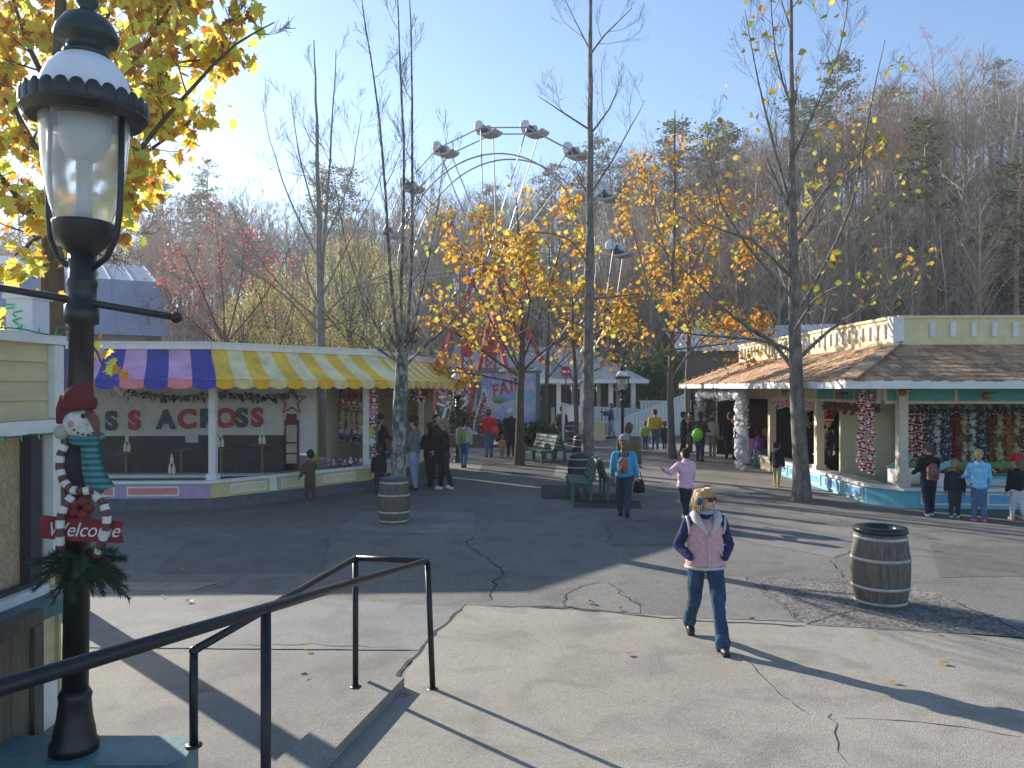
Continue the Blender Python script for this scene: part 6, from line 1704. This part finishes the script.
# big near tree whose leaves fill the upper left
def maple_zone(q):
    # twigs that still hold leaves: the crown's upper right edge has thinned out
    u = 512 + F * q.x / q.y; v = HY - F * (q.z - CAMZ) / q.y
    if abs(u - 104) < 22 and 338 < v < 412: return True
    return v < 335 and u < 300 - .80 * v
tree('large broad leaved tree in yellow and brown autumn colour behind the foreground lamp', 9.9, [
    [(51, 602, .20), (52, 400, .17), (52, 300, .155), (54, 200, .13), (58, 90, .10), (62, -40, .06), (66, -160, .02)],
    [(52, 270, .07, 0), (90, 215, .055, -.6), (140, 150, .04, -1.0), (190, 90, .028, -1.2), (235, 45, .018, -1.3), (275, 22, .008, -1.3)], [(53, 230, .06, 0), (100, 180, .045, .4), (150, 150, .03, .8), (195, 118, .010, 1)],
    [(54, 180, .06, 0), (95, 110, .045, -.4), (150, 40, .03, -.6), (190, -30, .01, -.8)], [(53, 240, .06, 0), (20, 200, .045, -.5), (-20, 150, .02, -.8)], [(54, 180, .06, 0), (20, 120, .045, .4), (-10, 50, .015, .8)],
    [(52, 290, .05, 0), (30, 300, .035, -.7), (5, 312, .012, -1.2)], [(52, 325, .04, 0), (75, 332, .03, -.8), (97, 352, .018, -1.4), (112, 396, .006, -1.6)], [(58, 100, .06, 0), (90, 50, .045, .3), (120, -10, .02, .6)], [(57, 100, .05, 0), (30, 50, .04, .3), (10, -10, .015, .6)],
    [(53, 215, .05, 0), (80, 190, .04, -1.2), (110, 200, .012, -2)], [(53, 260, .05, 0), (85, 250, .035, .9), (125, 235, .010, 1.5)], [(56, 140, .05, 0), (120, 95, .035, .2), (180, 62, .022, .4), (215, 62, .008, .4)],
    [(53, 230, .045, 0), (35, 240, .03, -1.), (15, 255, .01, -1.6)], [(55, 150, .05, 0), (75, 120, .035, 1.2), (100, 100, .01, 2)]],
    bark_b, L_mp, 2800, .165, seed=51, lev=2, side=(5, 7), slen=.85, kind='maple', cluster=4, rng_spread=.13, droop=.45, up=.08, noside=(0, 6, 7), side_from=.4,
    leafzone=maple_zone)

# yellow weeping shrubs and evergreens
L_wil = leaf_mat('leaf_willow', [(0, (.36, .34, .11)), (.5, (.48, .43, .14)), (1, (.32, .26, .11))], .5)
def willow(label, px, top, wpx, Y, seed, n=1500):
    rng = random.Random(seed); x, y = GX(px, Y); H_ = CAMZ + (HY - top) / F * Y; W_ = wpx / F * Y / 2
    t = empty('willow_tree', (x, y, 0), label, 'tree', 'yellow weeping trees behind the stall')
    b = MB(); tips = []
    b.tube([(x, y, -.1), (x + .1, y, H_ * .35), (x, y, H_ * .5)], [.2, .16, .12], 8)
    for k in range(9):
        grow(b, tips, (x, y, H_ * rng.uniform(.25, .5)), V((rng.gauss(0, .6), rng.gauss(0, .6), 1.3)), H_ * .5 * rng.uniform(.7, 1.1), .07, 2, rng, (20, 45), .1, .6, (3, 4), .008)
    b.build('trunk', bark_b, t)
    f = MB()
    for k in range(n):
        u = rng.random(); a = rng.uniform(0, 2 * PI); rr = math.sqrt(rng.random()) * (.55 + .45 * math.sin(PI * min(1, .15 + u)))
        q = V((x + W_ * rr * math.cos(a), y + W_ * .7 * rr * math.sin(a), H_ * (.18 + .80 * (1 - u ** 1.4 * .95) * (1 - .28 * rr * rr))))
        L_ = rng.uniform(.5, 1.3); d = V((rng.gauss(0, .16), rng.gauss(0, .16), -1)); s_ = V((rng.gauss(0, 1), rng.gauss(0, 1), 0)).normalized() * rng.uniform(.012, .03)
        for j in range(4):
            c = q + d * (L_ * j / 4); e = V((rng.gauss(0, .5), rng.gauss(0, .5), -1)).normalized() * L_ * .22
            f.add([c, c + e * .5 + s_ * 1.6, c + e, c + e * .5 - s_ * 1.6], [(0, 1, 2, 3)])
    f.build('foliage', L_wil, t)
willow('yellow weeping tree right of the pale bare tree', 352, 228, 125, 44, 5, 2600)
willow('yellow weeping tree left of the pale bare tree', 275, 258, 80, 43, 6, 1700)
willow('low yellow weeping tree furthest left above the lilac awning', 243, 285, 60, 41, 8, 900)
L_ev = leaf_mat('leaf_evergreen', [(0, (.03, .065, .02)), (.5, (.06, .11, .03)), (1, (.10, .15, .05))], .3)
L_dk = leaf_mat('leaf_dark_hedge', [(0, (.015, .035, .015)), (.6, (.04, .07, .025)), (1, (.10, .13, .05))], .25)
def shrub(label, px, Y, wpx, top, seed, leaf, n, name='shrub', cat='shrub', zb=0., ls=.2, group=None, blobs=7):
    rng = random.Random(seed); x, y = GX(px, Y); H_ = CAMZ + (HY - top) / F * Y; W_ = wpx / F * Y / 2
    t = empty(name, (x, y, 0), label, cat, group)
    b = MB(); tips = []
    b.tube([(x, y, -.05), (x, y, H_ * .6)], [.09, .04], 6)
    for k in range(5): grow(b, tips, (x, y, H_ * .2), V((rng.gauss(0, .8), rng.gauss(0, .8), 1)), H_ * .5, .04, 1, rng)
    b.build('trunk', bark_b, t)
    cl = [(V((x + rng.uniform(-.7, .7) * W_, y + rng.uniform(-.6, .6) * W_ * .8, zb + (H_ - zb) * rng.uniform(.2, .8))), rng.uniform(.3, .5)) for _ in range(blobs)] + [(V((x, y, zb + (H_ - zb) * .5)), .6)]
    f = MB()
    for k in range(n):
        c, s_ = rng.choice(cl); d = V((rng.gauss(0, 1), rng.gauss(0, 1), rng.gauss(0, 1))).normalized() * rng.random() ** .4
        q = c + V((d.x * W_ * s_, d.y * W_ * s_, d.z * (H_ - zb) * s_ * .8))
        if q.z < .05: q.z = rng.uniform(.05, .4)
        leaf_shape(f, q, V((rng.gauss(0, 1), rng.gauss(0, 1), rng.gauss(0, .6))), V((rng.gauss(0, 1), rng.gauss(0, 1), 1)), ls * rng.uniform(.6, 1.3), 'simple', rng)
    f.build('foliage', leaf, t)
shrub('dark clipped shrub below the billboard, left side', 505, 36.8, 46, 421, 1, L_dk, 900)
shrub('dark clipped shrub between the billboard and the ramp fence', 538, 36.4, 40, 421, 2, L_dk, 900)
shrub('dark shrub at the foot of the ramp fence', 560, 39.6, 32, 424, 3, L_dk, 700)
shrub('leafy green shrub left of the lit tree frame', 466, 38.5, 34, 400, 4, L_ev, 600)
shrub('rounded evergreen tree behind the white ramp fence', 655, 50, 72, 342, 5, L_ev, 2200, 'evergreen_tree', 'tree', 1.0, .3, blobs=11)
shrub('smaller evergreen tree left of the rounded one, behind the pavilion post', 618, 53, 46, 352, 6, L_ev, 1100, 'evergreen_tree', 'tree', 1., .3)
shrub('dark evergreen tree by the far end of the booth', 696, 47, 44, 366, 9, L_dk, 900, 'evergreen_tree', 'tree', .5, .26)

# ------------------------------------------------------------------ hill with its wood
def sm(x): x = max(0, min(1, x)); return x * x * (3 - 2 * x)
def hz(x, y):
    y0 = 66 - 16 * sm((x - 5) / 40) + 0 * x
    t = sm((y - y0) / 52)
    H_ = 13.5 + 13. * sm((x + 20) / 80) + 6 * sm((x - 46) / 30) - 5 * sm((-x - 45) / 50)
    return t * H_ + .5 * t * mnoise.noise(V((x * .05, y * .05, 0))) * 4
b = MB(); nx, ny = 90, 40
for j in range(ny + 1):
    for i in range(nx + 1):
        x = -190 + 400 * i / nx; y = 50 + 160 * j / ny; b.v.append((x, y, hz(x, y) - .06))
for j in range(ny):
    for i in range(nx): b.f.append((j * (nx + 1) + i, j * (nx + 1) + i + 1, (j + 1) * (nx + 1) + i + 1, (j + 1) * (nx + 1) + i)); b.m.append(0)
tag(b.build('hill', dirt, None, True), kind='structure')

bark_h = mat('bark_hill', (.38, .305, .23), rough=.95, var=.35, scale=2, objrand=.35)
bark_h2 = mat('bark_hill_red', (.36, .21, .15), rough=.95, var=.35, scale=2, objrand=.3)
ndl_h = leaf_mat('pine_needles', [(0, (.045, .065, .03)), (.5, (.085, .11, .045)), (1, (.14, .15, .065))], .4)
def bare_mesh(seed, H_, slim=.2):
    rng = random.Random(seed); b = MB(); tips = []
    h = H_
    pts = [(0, 0, -.3)]; x = y = 0
    for k in range(1, 8):
        x += rng.gauss(0, .16); y += rng.gauss(0, .16); pts.append((x, y, h * .95 * k / 7))
    rad = [slim * (1 - .88 * k / 7) for k in range(8)]
    b.tube(pts, rad, 5, caps=False)
    for k in range(15):
        t = .28 + .72 * (k + rng.random()) / 15; i = min(6, int(t * 7)); q = V(pts[i]).lerp(V(pts[i + 1]), t * 7 - i)
        L_ = h * .34 * (1.15 - .75 * t) * rng.uniform(.6, 1.2)
        grow(b, tips, q, rdir(rng, V((0, 0, 1)), R(rng.uniform(30, 62))), L_, max(.02, rad[i] * .42), 3, rng, (25, 50), .12, .6, (3, 4), .011, .14, 3, .2)
    return b.mesh('bare_tree', bark_h)
def pine_mesh(seed, H_):
    rng = random.Random(seed); b = MB(); b.tube([(0, 0, -.3), (.1, 0, H_ * .5), (0, .1, H_)], [.24, .15, .03], 6, caps=False)
    b.mi = 1
    for k in range(54):
        t = .34 + .66 * k / 54; L_ = H_ * .24 * (1.12 - t) ** .55 * rng.uniform(.5, 1.25); a = rng.uniform(0, 2 * PI); d = V((math.cos(a), math.sin(a), rng.uniform(-.05, .3))).normalized(); q = V((0, 0, H_ * t))
        b.mi = 0; b.tube([q, q + d * L_], [.045, .015], 3, caps=False); b.mi = 1
        for j in range(34):
            u = .3 + .7 * rng.random(); c = q + d * L_ * u + V((rng.gauss(0, .28), rng.gauss(0, .28), rng.gauss(.05, .16)))
            e = V((rng.gauss(0, 1), rng.gauss(0, 1), rng.gauss(.3, .5))).normalized() * rng.uniform(.25, .5); s_ = e.orthogonal().normalized() * rng.uniform(.05, .12)
            b.add([c - s_ * .5, c + e * .5 + s_, c + e, c + e * .5 - s_], [(0, 1, 2, 3)])
    return b.mesh('pine_tree', [bark_h2, ndl_h])
bares = [bare_mesh(100 + k, 15 + (k % 4), .16 + .03 * (k % 3)) for k in range(9)]
reds = []
for k in (1, 4, 7):
    m2 = bares[k].copy(); m2.materials[0] = bark_h2; reds.append(m2)
pines = [pine_mesh(200 + k, 15 + 1.5 * k) for k in range(4)]
rng = random.Random(91); placed = []; nb = npn = 0
tries = 0
while nb + npn < 292 and tries < 9000:
    tries += 1
    y = rng.uniform(58, 124); xh = y * .70
    x = rng.uniform(-xh - 4, xh + 6)
    if y < 68 and -14 < x < 26: continue
    if hz(x, y) < .15 and not (x > 20 or x < -24): continue
    if -22 < x < 0 and y < 64: continue
    if any((x - a) ** 2 + (y - c) ** 2 < 2.4 ** 2 for a, c in placed): continue
    placed.append((x, y))
    dens = .10 + .34 * sm((x - 20) / 30) * sm((y - 80) / 20) + (.20 if (-55 < x < -20 and y > 95) else 0) + (.18 if (0 < x < 35 and y > 90) else 0)
    if rng.random() < dens:
        m_ = rng.choice(pines); nm, lb_, gr_, ct_ = 'pine_tree', 'dark green pine rising among the bare trees of the hillside wood', 'pines in the hillside wood', 'tree'; npn += 1; s_ = rng.uniform(.75, 1.1)
    else:
        red = rng.random() < .2
        m_ = rng.choice(reds if red else bares); nm = 'bare_tree'; nb += 1; s_ = rng.uniform(.7, 1.08)
        lb_, gr_, ct_ = ('reddish bare tree in the hillside wood', 'reddish bare trees in the hillside wood', 'tree') if red else ('leafless grey brown tree in the hillside wood', 'bare trees in the hillside wood', 'tree')
    o = bpy.data.objects.new(nm, m_); col.objects.link(o); o.location = (x, y, hz(x, y) - .1); o.rotation_euler = (rng.gauss(0, .03), rng.gauss(0, .03), rng.uniform(0, 6.28)); o.scale = (s_ * 1.2, s_ * 1.2, s_ * rng.uniform(.95, 1.15))
    tag(o, lb_, ct_, gr_)
# the rest of the wood, one mass
fw = MB(); rng = random.Random(19)
for k in range(620):
    y = rng.uniform(60, 130); x = rng.uniform(-y * .74, y * .78); z = hz(x, y)
    if z < .5: continue
    h = rng.uniform(11, 17); lean = V((rng.gauss(0, .04), rng.gauss(0, .04), 1)); b0 = V((x, y, z - .2))
    fw.tube([b0, b0 + lean * h * .5, b0 + lean * h], [rng.uniform(.11, .2), .09, .02], 4, caps=False)
    for j in range(rng.randint(22, 32)):
        t = rng.uniform(.3, .97); q = b0 + lean * h * t; d = rdir(rng, lean.normalized(), R(rng.uniform(28, 60))); L_ = h * .34 * (1.2 - .85 * t) * rng.uniform(.5, 1.2)
        e = q + d * L_ + V((0, 0, L_ * .25)); fw.tube([q, q.lerp(e, .5) + V((0, 0, -.05)), e], [.045, .03, .01], 3, caps=False)
        for i in range(7):
            c = q.lerp(e, rng.uniform(.25, .95)); e2 = c + rdir(rng, d, R(rng.uniform(25, 55))) * L_ * rng.uniform(.25, .5) + V((0, 0, .1 * L_)); s_ = (e2 - c).orthogonal().normalized() * .02
            fw.add([c - s_, c + s_, e2], [(0, 1, 2)])
            for m_ in range(3):
                c2 = c.lerp(e2, rng.uniform(.3, .9)); e3 = c2 + rdir(rng, (e2 - c).normalized(), R(rng.uniform(20, 50))) * L_ * rng.uniform(.12, .25); s_ = (e3 - c2).orthogonal().normalized() * .014
                fw.add([c2 - s_, c2 + s_, e3], [(0, 1, 2)])
tag(fw.build('far_wood', mat('wood_mass', (.38, .295, .21), rough=.95, island=.3), loc=(0, 90, 10)), 'mass of leafless trees filling the wooded hillside', 'wood', kind='stuff')
# undergrowth
ug = MB(); rng = random.Random(7)
for k in range(9000):
    y = rng.uniform(54, 122); x = rng.uniform(-y * .72, y * .76)
    z = hz(x, y)
    if z < .3 and -16 < x < 26: continue
    h = rng.uniform(1.2, 5.5)
    for j in range(5):
        d = V((rng.gauss(0, .35), rng.gauss(0, .35), 1)).normalized(); s_ = V((rng.gauss(0, 1), rng.gauss(0, 1), 0)).normalized() * .035
        q = V((x + rng.gauss(0, .5), y + rng.gauss(0, .5), z - .1)); e = q + d * h * rng.uniform(.5, 1)
        ug.add([q - s_, q + s_, e], [(0, 1, 2)])
        if j < 3:
            m_ = q.lerp(e, .5); e2 = m_ + V((rng.gauss(0, .5), rng.gauss(0, .5), .6)) * h * .35; ug.add([m_ - s_ * .7, m_ + s_ * .7, e2], [(0, 1, 2)])
tag(ug.build('undergrowth', mat('brush_twig', (.38, .29, .195), rough=.95, island=.45), loc=(0, 80, 0)), 'tangled brown undergrowth covering the wooded hillside', 'undergrowth', kind='stuff')

# ------------------------------------------------------------------ haze
hzm = bpy.data.materials.new('haze_air'); hzm.use_nodes = True; nt = hzm.node_tree
nt.nodes.remove(nt.nodes['Principled BSDF']); pv_ = nt.nodes.new('ShaderNodeVolumePrincipled'); pv_.inputs['Density'].default_value = HAZE; pv_.inputs['Color'].default_value = (.93, .95, 1, 1); pv_.inputs['Anisotropy'].default_value = .45
nt.links.new(pv_.outputs[0], nt.nodes['Material Output'].inputs['Volume'])
b = MB(); b.box((5, 85, 31), (450, 310, 64)); tag(b.build('haze', hzm), 'thin pale haze in the air', 'haze', kind='stuff')
# ------------------------------------------------------------------ daylight, camera
AZ, EL = 45.0, 21.0                     # sun to the left of the viewing direction
sd = V((-math.sin(R(AZ)) * math.cos(R(EL)), math.cos(R(AZ)) * math.cos(R(EL)), math.sin(R(EL))))
w = bpy.data.worlds.new('World'); S.world = w; w.use_nodes = True
nt = w.node_tree; bg = nt.nodes['Background']; sky = nt.nodes.new('ShaderNodeTexSky'); sky.sky_type = 'NISHITA'; sky.sun_disc = False
sky.sun_elevation = R(EL); sky.sun_rotation = R(-AZ); sky.air_density = 1.0; sky.dust_density = .3; sky.ozone_density = 3.5; sky.altitude = 300
nt.links.new(sky.outputs[0], bg.inputs['Color']); bg.inputs['Strength'].default_value = SKYS
sl = bpy.data.lights.new('sun', 'SUN'); sl.energy = SUNS; sl.angle = R(.5); sl.color = (1, .93, .82)
so = bpy.data.objects.new('sun', sl); col.objects.link(so); so.rotation_euler = sd.to_track_quat('Z', 'Y').to_euler(); so.location = (-30, 30, 40)
cam = bpy.data.cameras.new('camera'); co = bpy.data.objects.new('camera', cam); col.objects.link(co)
co.location = (0, 0, CAMZ); co.rotation_euler = (R(90), 0, 0)
cam.sensor_width = 36; cam.sensor_fit = 'HORIZONTAL'; cam.lens = F / 1024 * 36; cam.shift_y = (HY - 384) / 1024
cam.clip_end = 2000; cam.clip_start = .05
S.camera = co
S.view_settings.view_transform = 'Standard'; S.view_settings.look = 'None'; S.view_settings.exposure = EXPO; S.view_settings.gamma = 1
S.cycles.max_bounces = 8; S.cycles.transparent_max_bounces = 8
